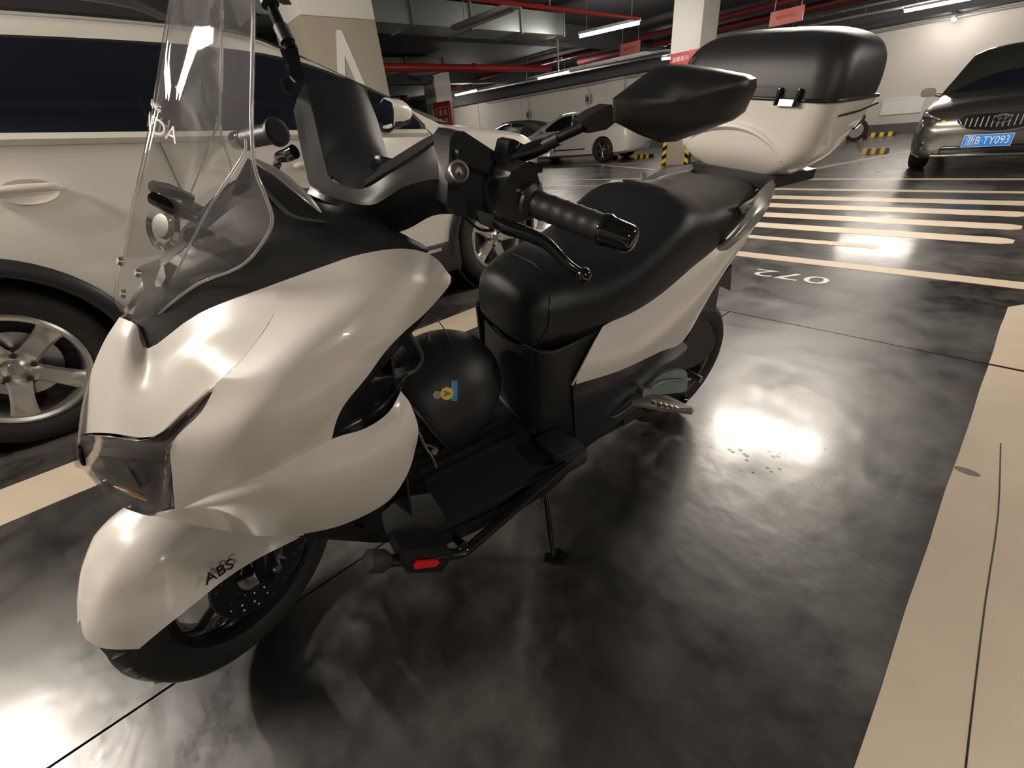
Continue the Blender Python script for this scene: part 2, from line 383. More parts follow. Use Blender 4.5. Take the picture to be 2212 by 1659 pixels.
# walls and ceiling
H_ = ZC
def wall(name, c, s): return struct(box(name, c, s, M_['wall']))
wb = wall('wall_back', ((X0 + X1) / 2, Y1 + .1, H_ / 2), (X1 - X0, .2, H_))
wall('wall_left', (X0 - .1, (Y0 + Y1) / 2, H_ / 2), (.2, Y1 - Y0, H_))
wall('wall_right', (X1 + .1, (Y0 + Y1) / 2, H_ / 2), (.2, Y1 - Y0, H_))
wall('wall_front', ((X0 + X1) / 2, Y0 - .1, H_ / 2), (X1 - X0, .2, H_))
struct(box('baseboard_back', ((X0 + X1) / 2, Y1 - .02, .12), (X1 - X0, .06, .24), M_['wallbase']))
struct(box('baseboard_left', (X0 + .02, (Y0 + Y1) / 2, .12), (.04, Y1 - Y0, .24), M_['wallbase']))
struct(box('ceiling', ((X0 + X1) / 2, (Y0 + Y1) / 2, H_ + .1), (X1 - X0 + .4, Y1 - Y0 + .4, .2), M_['ceil']))
# wall pilasters / joints on the end wall
for k, (x, wd, dp) in enumerate([(-13.4, .9, .12), (-16.2, .05, .03), (-19.4, .06, .03), (-9.9, .04, .03), (-23, .06, .03), (-27, .06, .03)]):
    box('pilaster', (x, Y1 - dp / 2, 1.35), (wd, dp, 2.7), M_['wall'], wb)
# drop beam where the wall meets the ceiling
struct(box('trim_2', ((X0 + X1) / 2, Y1 - .5, 2.95), (X1 - X0, .8, .6), M_['ceil']))
for x, y in ((0.8, 0), (-9.6, 0), (-16.6, 0)):
    struct(box('trim_3', (x + .25, (Y0 + Y1) / 2, 3.06), (.45, Y1 - Y0, .38), M_['ceil']))
# ---- lamps
M_['tubeon'] = mat('lit tube', (1, 1, 1), 0.4, emit=(1.0, .92, .82), es=38)
M_['lamptray'] = mat('white lamp batten', (0.6, 0.6, 0.6), 0.4)
for k, (x, y, z, L_, a, es, lab) in enumerate(LAMPS):
    t = thing('tube_lamp', lab, 'lamp', (x, y, z), (0, 0, math.radians(a)), 'ceiling tube lamps')
    box('batten', (0, 0, .05), (L_ + .06, .07, .05), M_['lamptray'], t, bev=.006)
    m = M_['tubeon'] if k < 7 else None
    if m is None:
        m = mat('lit tube', (1, 1, 1), 0.4, emit=(1.0, .90, .78), es=LAMP_NEAR[k - 7])
    tube('glowing_tube', [(-L_ / 2, 0, 0), (L_ / 2, 0, 0)], .028, m, t, 10)
    for s_ in (-1, 1):
        tube('suspension_rod', [(s_ * L_ * .38, 0, .07), (s_ * L_ * .38, 0, ZC - z)], .008, M_['tray'], t, 6)
# unlit batten + tray near the A pillar
t = thing('unlit_batten_lamp', 'unlit grey tube lamp batten hanging above the white car, long diagonal box', 'lamp', (-6.75, 5.78, 2.62), (0, 0, 0))
box('batten', (0, 0, .04), (1.5, .22, .07), M_['tray'], t, bev=.01)
tube('tube', [(-.7, 0, -.015), (.7, 0, -.015)], .02, M_['lamptray'], t, 8)
tube('suspension_rod', [(-.5, 0, .07), (-.5, 0, ZC - 2.62)], .01, M_['tray'], t, 6)
tube('suspension_rod', [(.5, 0, .07), (.5, 0, ZC - 2.62)], .01, M_['tray'], t, 6)
# ---- ceiling services
def duct(name, lab, p0, p1, wd, hh, m, ribs=4, cat='duct'):
    p0, p1 = Vector(p0), Vector(p1); d = p1 - p0; L_ = d.length; a = math.atan2(d.y, d.x)
    t = thing(name, lab, cat, (p0 + p1) / 2, (0, 0, a))
    nseg = ribs
    for i in range(nseg):
        box('duct_section', (-L_ / 2 + L_ * (i + .5) / nseg, 0, 0), (L_ / nseg - .03, wd, hh), m, t, bev=.008)
    for q in (-.3, .3): tube('duct_hanger', [(L_ * q, wd / 2, 0), (L_ * q, wd / 2, ZC - float(t.location.z))], .01, M_['tray'], t, 5)
    for i in range(nseg + 1):
        box('flange', (-L_ / 2 + L_ * i / nseg, 0, 0), (.035, wd + .05, hh + .05), m, t)
    return t
duct('air_duct', 'long grey-green air duct passing behind the unlit lamp, right of the tan pillar', (-8.08, 2.6, 2.90), (-8.08, 8.8, 2.90), .7, .36, M_['duct'], 5)
duct('air_duct', 'dark duct high up in the back, behind the thick red pipe', (-13.6, 3.0, 3.0), (-13.6, 9.5, 3.0), .9, .3, M_['duct'], 5)
def pipe(name, lab, pts, r, m, cat='pipe', cp=1.5):
    t = thing(name, lab, cat, pts[0]); o = Vector(pts[0]); q = [Vector(p) - o for p in pts]
    tube('pipe_run', q, r, m, t, 12)
    L_ = (q[-1] - q[0]).length; d = (q[-1] - q[0]).normalized(); n_ = max(1, int(L_ / cp))
    for i in range(1, n_):
        p = q[0] + d * L_ * i / n_
        tube('coupling', [p - d * .05, p + d * .05], r * 1.25, m, t, 12)
        tube('hanger', [p + d * .2 + Vector((0, 0, r)), p + d * .2 + Vector((0, 0, ZC - o.z))], .007, M_['tray'], t, 5)
    return t
pipe('fire_pipe', 'thick red fire pipe starting behind the tan pillar', [(-10.95, 3.0, 2.60), (-10.95, 11.8, 2.60)], .085, M_['pipered'], cp=2.8)
pipe('fire_pipe', 'thin bright red pipe right of the unlit lamp', [(-5.75, 3.5, 2.60), (-5.75, 8.6, 2.60)], .028, M_['pipered'], cp=2.4)
pipe('fire_pipe', 'dark red pipe along the back near the pink signs', [(-20, 13.2, 3.0), (6, 13.2, 3.0)], .07, M_['pipedark'], cp=3)
pipe('fire_pipe', 'dark red pipe high above the dark car', [(-12, 14.4, 2.95), (8, 14.4, 2.95)], .09, M_['pipedark'], cp=3)
pipe('conduit', 'thin grey conduit along the top of the end wall', [(-22, 18.45, 2.58), (2, 18.45, 2.58)], .03, M_['tray'])
pipe('conduit', 'pale conduit parallel to the end wall lamp row', [(-21, 13.9, 2.72), (-1.2, 15.8, 2.72)], .03, M_['tray'])
def traything(lab, p0, p1, wd=.3):
    p0, p1 = Vector(p0), Vector(p1); d = p1 - p0; L_ = d.length; a = math.atan2(d.y, d.x)
    t = thing('cable_tray', lab, 'cable tray', (p0 + p1) / 2, (0, 0, a))
    for s_ in (-1, 1): box('side_rail', (0, s_ * wd / 2, 0), (L_, .012, .08), M_['tray'], t)
    n_ = int(L_ / .5)
    for i in range(n_): box('rung', (-L_ / 2 + (i + .5) * L_ / n_, 0, -.03), (.03, wd, .012), M_['tray'], t)
traything('grey cable tray crossing in front of the end wall', (-20, 16.2, 3.0), (6, 16.2, 3.0), .4)
traything('grey cable tray above the unlit lamp', (-6.9, 4.6, 3.12), (-1, 4.6, 3.12), .3)
# sprinkler drop
for x, y, lab in ((-8.9, 9.9, 'small sprinkler drop with valve below the thin red pipe'),):
    t = thing('sprinkler', lab, 'sprinkler', (x, y, 2.25))
    tube('drop_pipe', [(0, 0, 0), (0, 0, ZC - 2.25)], .02, M_['tray'], t, 8)
    lathe('head', [(0, -.05), (.03, -.05), (.03, -.04), (.01, -.03), (.012, 0), (.03, .01), (.03, .03), (0, .03)], M_['steel'], t, 12)
    tube('valve', [(-.12, 0, .25), (.12, 0, .25)], .03, M_['tray'], t, 8)
OC = np.array([0, 0, CH])
def RAY(px, py): return RW @ np.array([px - 1106.0, py - 829.5, FPX])
def WP(px, py, ax, v):
    """point of the place seen at a pixel, on the plane coordinate[ax] = v"""
    d = RAY(px, py); return OC + d * (v - OC[ax]) / d[ax]
def pillar_thing(lab, x0, x1, y0, y1, tanz):
    t = thing('pillar', lab, 'pillar', ((x0 + x1) / 2, (y0 + y1) / 2, 0))
    box('tan_shaft', (0, 0, tanz / 2), (x1 - x0, y1 - y0, tanz), M_['pillartan'], t, bev=.012)
    box('white_shaft', (0, 0, (tanz + ZC) / 2), (x1 - x0, y1 - y0, ZC - tanz), M_['pillarwhite'], t, bev=.012)
    return t
def guards(t, sx_, sy_, z1=.55):
    for sx in (-1, 1):
        bm = bmesh.new(); n = 6; w2 = .10; hh = z1 / n
        box('corner_guard', (sx * (sx_ / 2 - w2 / 2 + .006), -sy_ / 2 - .006, z1 / 2), (w2 + .012, .012, z1), M_['blk'], t)
        box('corner_guard', (sx * (sx_ / 2 + .006), -sy_ / 2 + w2 / 2, z1 / 2), (.012, w2, z1), M_['blk'], t)
        for k in range(n // 2):
            z = hh * (2 * k + .2); dx = w2
            P = [(sx * (sx_ / 2 + .006), z), (sx * (sx_ / 2 - w2), z + .06 * 1), (sx * (sx_ / 2 - w2), z + .06 + hh), (sx * (sx_ / 2 + .006), z + hh)]
            M = Matrix(((1, 0, 0, 0), (0, 0, 1, -sy_ / 2 - .014), (0, 1, 0, 0), (0, 0, 0, 1)))
            prism('stripe', P, .004, M_['yellow'], t, M)
        bm.free()
YROT = lambda x, y, z: Matrix.Translation((x, y, z)) @ Matrix.Rotation(math.pi / 2, 4, 'Z') @ Matrix.Rotation(math.pi / 2, 4, 'X')   # text facing +X
XROT = lambda x, y, z: Matrix.Translation((x, y, z)) @ Matrix.Rotation(math.pi / 2, 4, 'X')                                     # text facing -Y
# big pillar behind the white car
pA = pillar_thing('wide tan and white pillar with a large letter A, right behind the white car', -6.55, -5.70, 2.38, 3.24, 2.29)
text('letter', 'A', 1.5, YROT(.428, -.04, 1.60), M_['whiteletter'], pA, depth=.002, sx=.62)
text('letter', 'A', 1.5, XROT(0, -.434, 1.60), M_['whiteletter'], pA, depth=.002, sx=.62)
# pillar with red band and yellow-black guards
p2 = pillar_thing('white and tan pillar with red sign top and striped guards, above the seat', -6.40, -5.72, 10.85, 11.55, 2.20)
guards(p2, .68, .70)
M_['panelred'] = M_['signred']
sg = box('red_panel', (.0, -.355, 1.75), (.66, .012, .95), M_['signred'], p2)
box('red_panel', (.345, 0, 1.75), (.012, .5, .95), M_['signred'], p2)
for z in (2.1,): text('sign_text', '温馨提示', .1, XROT(-.08, -.363, z), M_['whiteletter'], p2, depth=.001)
for (x, z, w_, h_) in ((0, 1.98, .5, .02), (0, 1.35, .5, .02), (-.25, 1.66, .02, .64), (.25, 1.66, .02, .64)):
    box('sign_border', (x, -.364, z), (w_, .006, h_), M_['whiteletter'], p2)
# slim pillar with tall red sign
p3 = pillar_thing('slim pillar with the small letter A and a tall red notice board', -16.75, -16.0, 11.0, 11.73, 2.28)
text('letter', 'A', 1.3, XROT(0, -.368, 1.62), M_['whiteletter'], p3, depth=.002, sx=.55)
text('letter', 'A', 1.3, YROT(.378, 0, 1.62), M_['whiteletter'], p3, depth=.002, sx=.55)
sb = thing('notice_board', 'tall red notice board with two columns of white characters', 'sign', (-15.55, 10.9, 0), (0, 0, math.radians(12)))
box('board', (0, 0, 1.5), (.80, .03, 1.5), M_['signred'], sb, bev=.005)
for s_ in (-.3, .3): tube('stand_leg', [(s_, 0, 0), (s_, 0, .8)], .02, M_['tray'], sb, 8)
for (x, z, w_, h_) in ((0, 2.08, .62, .018), (-.31, 1.42, .018, 1.33), (.31, 1.42, .018, 1.33)):
    box('border', (x, -.018, z), (w_, .006, h_), M_['whiteletter'], sb)
for j, s in enumerate(('请勿占用', '充电车位')):
    for i, ch in enumerate(s):
        text('character', ch, .22, XROT(-.12 + .25 * j, -.02, 1.9 - i * .27), M_['whiteletter'], sb, depth=.002)
# unlit batten over the slim pillar
t = thing('unlit_batten_lamp', 'thin unlit batten lamp over the slim pillar', 'lamp', (-16.2, 10.6, 2.95), (0, 0, .1))
box('batten', (0, 0, .03), (1.6, .12, .05), M_['lamptray'], t, bev=.006)
tube('tube', [(-.75, 0, -.01), (.75, 0, -.01)], .018, M_['whiteletter'], t, 8)
for s_ in (-.6, .6): tube('suspension_rod', [(s_, 0, .05), (s_, 0, ZC - 2.95)], .01, M_['tray'], t, 6)
# hanging pink bay signs
M_['pink'] = mat('pink red sign board', (0.62, 0.20, 0.16), 0.4)
def hang(lab, px0, py0, px1, py1, Y, hh=None):
    a = WP(px0, py0, 1, Y); b = WP(px1, py1, 1, Y); c_ = (a + b) / 2; wd = abs(b[0] - a[0]); h_ = abs(a[2] - b[2])
    t = thing('hanging_sign', lab, 'sign', tuple(c_))
    box('board', (0, 0, 0), (wd, .03, h_), M_['pink'], t, bev=.004)
    text('lettering', '临时停车位', min(.3 * h_, wd * .13), XROT(0, -.017, 0), M_['signred'], t, depth=.001)
    for s_ in (-.4, .4): tube('hanger', [(s_ * wd, 0, h_ / 2), (s_ * wd, 0, ZC - c_[2])], .008, M_['tray'], t, 5)
hang('pink rectangular sign hanging just below the nearest lit lamp', 1340, 97, 1382, 113, 12.6)
hang('larger pink sign hanging at the top above the black top box', 1666, 27, 1733, 44, 11.0)
hang('pale pink sign hanging right of the slim pillar', 976, 177, 999, 193, 15.5)
hang('small pink sign hanging left of the slim pillar', 862, 202, 882, 215, 14.5)
# things on the end wall
t = thing('wall_box', 'small grey switch box on a conduit, wall right of the white coupe', 'switch box', tuple(WP(1272, 214, 1, 18.55)))
box('case', (0, -.05, 0), (.28, .1, .36), M_['tray'], t, bev=.01); box('cover', (0, -.105, 0), (.16, .02, .2), M_['dmetal'], t)
tube('conduit_pipe', [(0, -.03, .18), (0, -.03, 1.35)], .02, M_['tray'], t, 8); tube('conduit_pipe', [(0, -.03, -.18), (0, -.03, -.7)], .015, M_['tray'], t, 8)
t = thing('wall_box', 'small grey switch box behind the white coupe roof', 'switch box', tuple(WP(1143, 248, 1, 18.55)))
box('case', (0, -.05, 0), (.28, .1, .36), M_['tray'], t, bev=.01); box('cover', (0, -.105, 0), (.16, .02, .2), M_['dmetal'], t)
tube('conduit_pipe', [(0, -.03, .18), (0, -.03, 1.5)], .02, M_['tray'], t, 8)
t = thing('notice_sheet', 'white notice sheet on the end wall left of the dark car', 'notice', tuple(WP(1948, 228, 1, 18.57)))
box('sheet', (0, 0, 0), (.95, .012, .42), M_['whiteletter'], t); box('sheet_header', (0, -.009, .17), (.93, .006, .05), M_['pillarwhite'], t)
# black and white striped hazard board
t = thing('hazard_board', 'little black and white striped board against the end wall', 'hazard board', tuple(WP(1290, 236, 1, 18.4)))
box('board', (0, 0, 0), (.5, .04, .25), M_['whiteletter'], t)
for k in range(3):
    M = Matrix.Translation((-.18 + .17 * k, -.024, -.125)) @ Matrix.Rotation(math.pi / 2, 4, 'X')
    prism('stripe', [(-.04, 0), (.04, 0), (.09, .25), (.01, .25)], .006, M_['blk'], t, M)
tube('post', [(0, .02, -.125), (0, .02, -float(t.location.z))], .02, M_['tray'], t, 6)
# wheel stops
def wheelstop(lab, x, y, a=0, L_=.55):
    t = thing('wheel_stop', lab, 'wheel stop', (x, y, 0), (0, 0, math.radians(a)))
    n = 6
    for k in range(n):
        P = [(-.08, 0), (.08, 0), (.05, .10), (-.05, .10)]
        M = Matrix.Translation((-L_ / 2 + L_ * k / n, 0, 0)) @ Matrix(((0, 0, 1, 0), (1, 0, 0, 0), (0, 1, 0, 0), (0, 0, 0, 1)))
        prism('rubber_block' if k % 2 else 'reflective_block', P, L_ / n * .98, M_['blk'] if k % 2 else M_['yellow'], t, M)
for i, (px, py, lab, L_) in enumerate([(1316, 343, 'yellow black wheel stop right of the white coupe wheel', .8), (1391, 341, 'yellow black wheel stop left of the striped pillar', .8),
        (1890, 332, 'yellow black wheel stop nearest the left corner of the dark car', .6), (1845, 302, 'yellow black wheel stop just right of the top box', .8),
        (1908, 294, 'yellow black wheel stop near the end wall behind the dark car', .8)]):
    p = WP(px, py, 2, 0.0); wheelstop(lab, p[0], p[1], 4 if i < 2 else 8, L_ * .72)
# ================================================================ CARS
def road_wheel(parent, c, side, R_=.35, rim=.235, wd=.23, style='five', spokes=5, rot=0.3, tm=None, rm=None):
    """wheel centre c, axle along x, visible face towards side*x; one Empty-less part set"""
    tm = tm or M_['rubber']; rm = rm or M_['alloy']
    Mx = axisM(c, (side, 0, 0), (0, 1, 0))
    h = wd / 2
    w_ = lathe('tyre', [(rim, -h), (rim + .03, -h), (R_ - .04, -h * 1.02), (R_ - .012, -h * .9), (R_, -h * .7), (R_, h * .7), (R_ - .012, h * .9), (R_ - .035, h * 1.03), (rim + .045, h * 1.05), (rim + .02, h * .98), (rim + .004, h * .93), (rim, h * .85)], tm, parent, 72, Mx, closed=True)
    r = lathe('rim', [(rim, -h * .9), (rim + .006, h * .96), (rim - .004, h * 1.0), (rim - .018, h * .96), (rim - .028, h * .72), (rim - .04, h * .1), (rim - .042, -h * .9)], rm, parent, 72, Mx, closed=True)
    lathe('brake_disc', [(0, h * .1), (rim * .62, h * .1), (rim * .62, h * .02), (0, h * .02)], M_['steel'], r, 40, Mx)
    lathe('rim_well', [(0, -h * .5), (rim - .03, -h * .5), (rim - .03, -h * .6), (0, -h * .6)], M_['blk'], r, 40, Mx)
    for k in range(spokes):
        a = rot + 2 * math.pi * k / spokes
        Mk = Mx @ Matrix.Rotation(a, 4, 'Z')
        if style == 'five':
            ri, ro = rim * .16, rim * .95
            secs = []
            for rr, hw, zt, zb in ((ri, rim * .19, h * .72, h * .35), (rim * .35, rim * .16, h * .82, h * .42), (rim * .65, rim * .165, h * .86, h * .5), (rim * .9, rim * .20, h * .88, h * .55), (ro, rim * .24, h * .9, h * .55)):
                secs.append([Mk @ Vector((rr, -hw, zt - .008)), Mk @ Vector((rr, -hw * .72, zt)), Mk @ Vector((rr, hw * .72, zt)), Mk @ Vector((rr, hw, zt - .008)), Mk @ Vector((rr, hw * .8, zb)), Mk @ Vector((rr, -hw * .8, zb))])
            loft('spoke', secs, rm, r, n=2, sharp=35)
        else:
            for s_ in (-1, 1):
                bm = bmesh.new()
                tubebm(bm, [Mk @ Vector((rim * .18, 0, h * .7)), Mk @ Vector((rim * .5, s_ * rim * .05, h * .8)), Mk @ Vector((rim * .95, s_ * rim * .2, h * .85))], [.014, .011, .014], 6)
                frombm('spoke', bm, rm, r)
    lathe('hub_cap', [(0, h * .84), (rim * .11, h * .83), (rim * .125, h * .8), (rim * .2, h * .74), (rim * .3, h * .66), (rim * .31, h * .4), (0, h * .4)], rm, r, 32, Mx)
    lathe('cap_badge', [(0, h * .86), (rim * .1, h * .85), (rim * .1, h * .8), (0, h * .8)], M_['steel'], r, 24, Mx)
    for k in range(5):
        a = rot + math.pi / 5 + 2 * math.pi * k / 5
        p = Mx @ Vector((rim * .245 * math.cos(a), rim * .245 * math.sin(a), h * .66))
        lathe('wheel_nut', [(0, .02), (.010, .02), (.012, 0), (.026, .0), (.026, -.004), (0, -.004)], M_['dmetal'], r, 12, axisM(p, (side, 0, 0)))
    return w_
def ring(*pts):
    """half section (x>=0 side, bottom to top) -> closed ring"""
    P = [(x, y, z) for x, y, z in pts]
    L_ = [(-x, y, z) for x, y, z in reversed(P) if x > 1e-4]
    return P + L_
def cut_arch(body, cs, r, xspan):
    for (y, z) in cs:
        bm = bmesh.new()
        lathebm(bm, [(0, -xspan), (r, -xspan), (r, xspan), (0, xspan)], 48, axisM((0, y, z), (1, 0, 0)))
        me = bpy.data.meshes.new('cut'); bmesh.ops.recalc_face_normals(bm, faces=bm.faces); bm.to_mesh(me); bm.free()
        co = bpy.data.objects.new('cut', me); C.objects.link(co); co.parent = body.parent
        md = body.modifiers.new('b', 'BOOLEAN'); md.operation = 'DIFFERENCE'; md.object = co; md.solver = 'EXACT'
        bpy.context.view_layer.update(); dg = bpy.context.evaluated_depsgraph_get()
        me2 = bpy.data.meshes.new_from_object(body.evaluated_get(dg)); body.modifiers.clear(); body.data = me2
        C.objects.unlink(co); bpy.data.objects.remove(co)
    body.data.shade_smooth(); body.data.set_sharp_from_angle(angle=math.radians(38))
# ---------------------------------------------------------------- white SUV
SX = -3.55
suv = thing('car', 'white crossover car with black wheel arches and tinted windows, parked left of the scooter', 'car', (SX, 0, 0))
HW = .93
def suvx(y, z):
    """half width of the body side at height z"""
    k = [(0.22, .86), (.30, .895), (.45, .915), (.62, .928), (.80, .93), (.92, .918), (1.02, .905), (1.10, .893)]
    zz = [a for a, b in k]; xx = [b for a, b in k]; b = float(np.interp(z, zz, xx))
    if y > 2.0: b -= .52 * max(0, (y - 2.35) / .8) ** 2 * (1 if y > 2.35 else 0) + .01 * (y - 2.0)
    if y < -.9: b -= .25 * ((-.9 - y) / .6) ** 2
    return b
def belt(y): return float(np.interp(y, [-1.5, -.2, .9, 1.6, 2.0, 2.6, 3.0], [1.24, 1.195, 1.135, 1.095, 1.07, .995, .90]))
def hoodz(y): return float(np.interp(y, [-1.5, 1.5, 1.8, 2.0, 2.4, 2.8, 3.0, 3.1], [1.24, 1.14, 1.15, 1.13, 1.075, 1.01, .945, .85]))
secs = []
YS = [-1.5, -1.42, -1.25, -.9, -.5, -.1, .3, .8, 1.2, 1.6, 1.85, 2.1, 2.35, 2.6, 2.8, 2.95, 3.06, 3.12]
for y in YS:
    b = belt(y); p = []
    zb = .24 if y < 2.9 else .3
    zs = [zb, zb + .06, .45, .62, .80, .92, b - .03, b]
    P = [(0, y, zb), (suvx(y, zb) * .9, y, zb)] + [(suvx(y, z) * (1 if y > -1.45 else .93) * (1 if y < 3.1 else .93), y, z) for z in zs[1:]]
    x = P[-1][0]; hz = max(hoodz(y), b)
    P += [(x - .06, y, b + (hz - b) * .5 + .004), (x * .72, y, hz + .0), (x * .36, y, hz + .015), (0, y, hz + .02)]
    secs.append(ring(*P))
body = loft('body', secs, M_['suv'], suv, n=2, sharp=35)
WR, WF = (-.52, .355), (2.20, .345)
cut_arch(body, [WR, WF], .40, 2.0)
# plastic arches and sill
for (y, z), nm in ((WR, 'wheel_arch'), (WF, 'wheel_arch')):
    A = []
    for k in range(33):
        a = math.radians(-14 + 208 * k / 32)
        row = []
        for rr, dx in ((.395, -.10), (.396, .012), (.405, .022), (.455, .020), (.468, .004), (.470, -.02)):
            yy = y + rr * math.cos(a); zz = z + rr * math.sin(a)
            row.append((suvx(yy, min(max(zz, .24), 1.0)) + dx, yy, zz))
        A.append(row)
    A = np.array(A)
    gridmesh(nm, A, M_['matte'], suv)
    B = A.copy(); B[:, :, 0] *= -1
    gridmesh(nm, B, M_['matte'], suv)
    lathe('wheel_housing', [(.41, -.86), (.41, .86), (.40, .86), (.40, -.86)], M_['blk'], suv, 40, axisM((0, y, z), (1, 0, 0)), closed=True)
for s_ in (1, -1):
    S_ = []
    for y in np.linspace(-.12, 1.82, 12):
        S_.append([(s_ * (suvx(y, .3) + dx), y, z) for z, dx in ((.20, -.06), (.205, .004), (.25, .022), (.40, .022), (.425, .012), (.43, -.02))])
    gridmesh('sill_cladding', np.array(S_), M_['matte'], suv)
    box('sill_strip', (s_ * (suvx(1, .4) + .03), .9, .385), (.012, 1.5, .022), M_['chrome'], suv)
for (y, z) in (WR, WF):
    for s_ in (1, -1):
        road_wheel(suv, (s_ * .775, y, z - .005), s_, R_=.35, rim=.235, wd=.225, rot=math.radians(0 if y > 0 else 36))
box('underbody', (0, .8, .27), (1.5, 3.8, .12), M_['blk'], suv)
# greenhouse: roof shell with pillars
def ghx(y, z):
    b = belt(min(y, 1.7)); t = (z - b) / .46
    return (.885 - .035 * t - .11 * t * t)
def roofz(y): return float(np.interp(y, [-1.45, -.9, -.2, .5, .9, 1.2], [1.50, 1.575, 1.585, 1.57, 1.535, 1.49]))
gs = []
for y, k in ((-1.5, .0), (-1.42, .45), (-1.25, 1), (-.6, 1), (0, 1), (.5, 1), (.8, 1), (1.05, .92), (1.3, .68), (1.55, .42), (1.8, .17), (1.98, .0)):
    b = belt(min(y, 1.98)) - .02; top = b + (roofz(min(y, 1.0)) - b) * k if k < 1 else roofz(y)
    P = [(0, y, b - .05), (ghx(y, b), y, b - .05)]
    for t in (0, .25, .5, .75, .93): zz = b + (top - b) * t; P.append((ghx(y, zz), y, zz))
    xt = ghx(y, top); P += [(xt - .03, y, top + .0), (xt - .12, y, top + .045 * k), (xt * .5, y, top + .075 * k), (0, y, top + .085 * k)]
    gs.append(ring(*P))
cabin = loft('roof_shell', gs, M_['suv'], suv, n=2, sharp=35)
def side_glass(name, poly, off=.004, m=None, parent=None, fx=ghx, th=.004, sd=1):
    """poly: list of rows [(y, zbottom, ztop)] -> a pane following the cabin side"""
    G = []
    for y, z0, z1 in poly: G.append([(sd * (fx(y, z0 + (z1 - z0) * t) + off), y, z0 + (z1 - z0) * t) for t in np.linspace(0, 1, 7)])
    G = np.array(G); G = np.transpose(np.array([crom(G[:, j], 3) for j in range(7)]), (1, 0, 2))
    return gridmesh(name, G, m or M_['carglass'], parent or suv, thick=0)
M_['seal'] = mat('window seal rubber', (0.02, 0.02, 0.02), 0.5)
for s_ in (1, -1):
    side_glass('window_seal', [(-1.2, 1.30, 1.44), (-1.0, 1.235, 1.485), (-.3, 1.20, 1.512), (.35, 1.17, 1.512), (.8, 1.142, 1.49), (1.1, 1.122, 1.44), (1.4, 1.108, 1.33), (1.6, 1.10, 1.235), (1.72, 1.095, 1.125)], .0015, M_['seal'], sd=s_)
    side_glass('rear_quarter_window', [(-1.15, 1.31, 1.43), (-.98, 1.245, 1.478), (-.675, 1.222, 1.498)], .004, sd=s_)
    side_glass('rear_window', [(-.66, 1.222, 1.498), (-.3, 1.205, 1.504), (.322, 1.176, 1.504)], .004, sd=s_)
    side_glass('front_window', [(.33, 1.176, 1.503), (.8, 1.148, 1.478), (1.1, 1.13, 1.425), (1.36, 1.118, 1.335)], .004, sd=s_)
    side_glass('quarter_pane', [(1.40, 1.117, 1.315), (1.55, 1.108, 1.25), (1.68, 1.103, 1.14)], .004, sd=s_)
    # belt moulding highlight
    G = []
    for y in np.linspace(-1.2, 1.72, 20):
        bb = belt(y) + .004; G.append([(s_ * (suvx(y, 1.05) - .002), y, bb - .035), (s_ * (suvx(y, 1.05) + .012), y, bb - .015), (s_ * (suvx(y, 1.05) - .004), y, bb + .004), (s_ * (ghx(y, bb) + .002), y, bb + .008)])
    gridmesh('belt_moulding', np.array(G), M_['suv'], suv)
# door gaps: fine dark seams standing in the paint
def seam(pts, r=.0035, parent=None, off=0.0, fx=None, m=None):
    P = []
    for y, z in pts: P.append(((fx or suvx)(y, z) + off, y, z))
    return tube('door_gap', P, r, m or M_['blk'], parent or suv, 6, sm=4)
seam([(1.72, 1.10), (1.80, 1.0), (1.84, .85), (1.80, .6), (1.76, .43)])
seam([(.33, 1.175), (.33, .9), (.35, .6), (.34, .43)])
# roof ditch line + rails
tube('roof_ditch', [(ghx(y, roofz(y)) - .045, y, roofz(y) + .027) for y in (-1.1, -.5, 0, .5, .85)] + [(.735, 1.06, 1.50), (.76, 1.3, 1.385), (.80, 1.6, 1.245), (.83, 1.78, 1.16)], .006, M_['blk'], suv, 6, sm=4)
for s_ in (1, -1):
    tube('roof_rail', [(s_ * .62, -1.05, roofz(-1) + .04), (s_ * .63, -.85, 1.685), (s_ * .635, -.2, 1.70), (s_ * .63, .4, 1.685), (s_ * .62, .62, roofz(.6) + .055)], [.018, .022, .022, .022, .014], M_['grey'], suv, 10, sm=4)
# windscreen
G = []
for y, z in ((1.00, 1.535), (1.3, 1.395), (1.6, 1.262), (1.93, 1.125)):
    xw = ghx(y, z) - .10; G.append([(x * xw, y + .03, z + .055 - .05 * x * x * abs(x)) for x in (-1, -.6, 0, .6, 1)])
gridmesh('windscreen', gridpts(G, 3, 3), M_['carglass'], suv, thick=0)
# door handles
for y0, z0 in ((-.18, 1.015), (.98, .985)):
    gr = lathe('handle_recess', [(0, -.003), (.045, -.003), (.06, .004), (.06, -.02), (0, -.02)], M_['suv'], suv, 24, axisM((.921, y0 + .02, z0 - .012), (1, 0, 0)) @ Matrix.Diagonal((1.5, .75, 1, 1)))
    tube('door_handle', [(.925, y0 - .12, z0), (.955, y0 - .10, z0 + .002), (.962, y0, z0 + .001), (.955, y0 + .10, z0 - .004), (.925, y0 + .12, z0 - .006)], [.012, .016, .017, .016, .010], M_['suv'], suv, 12, sm=4, up=(0, 0, 1))
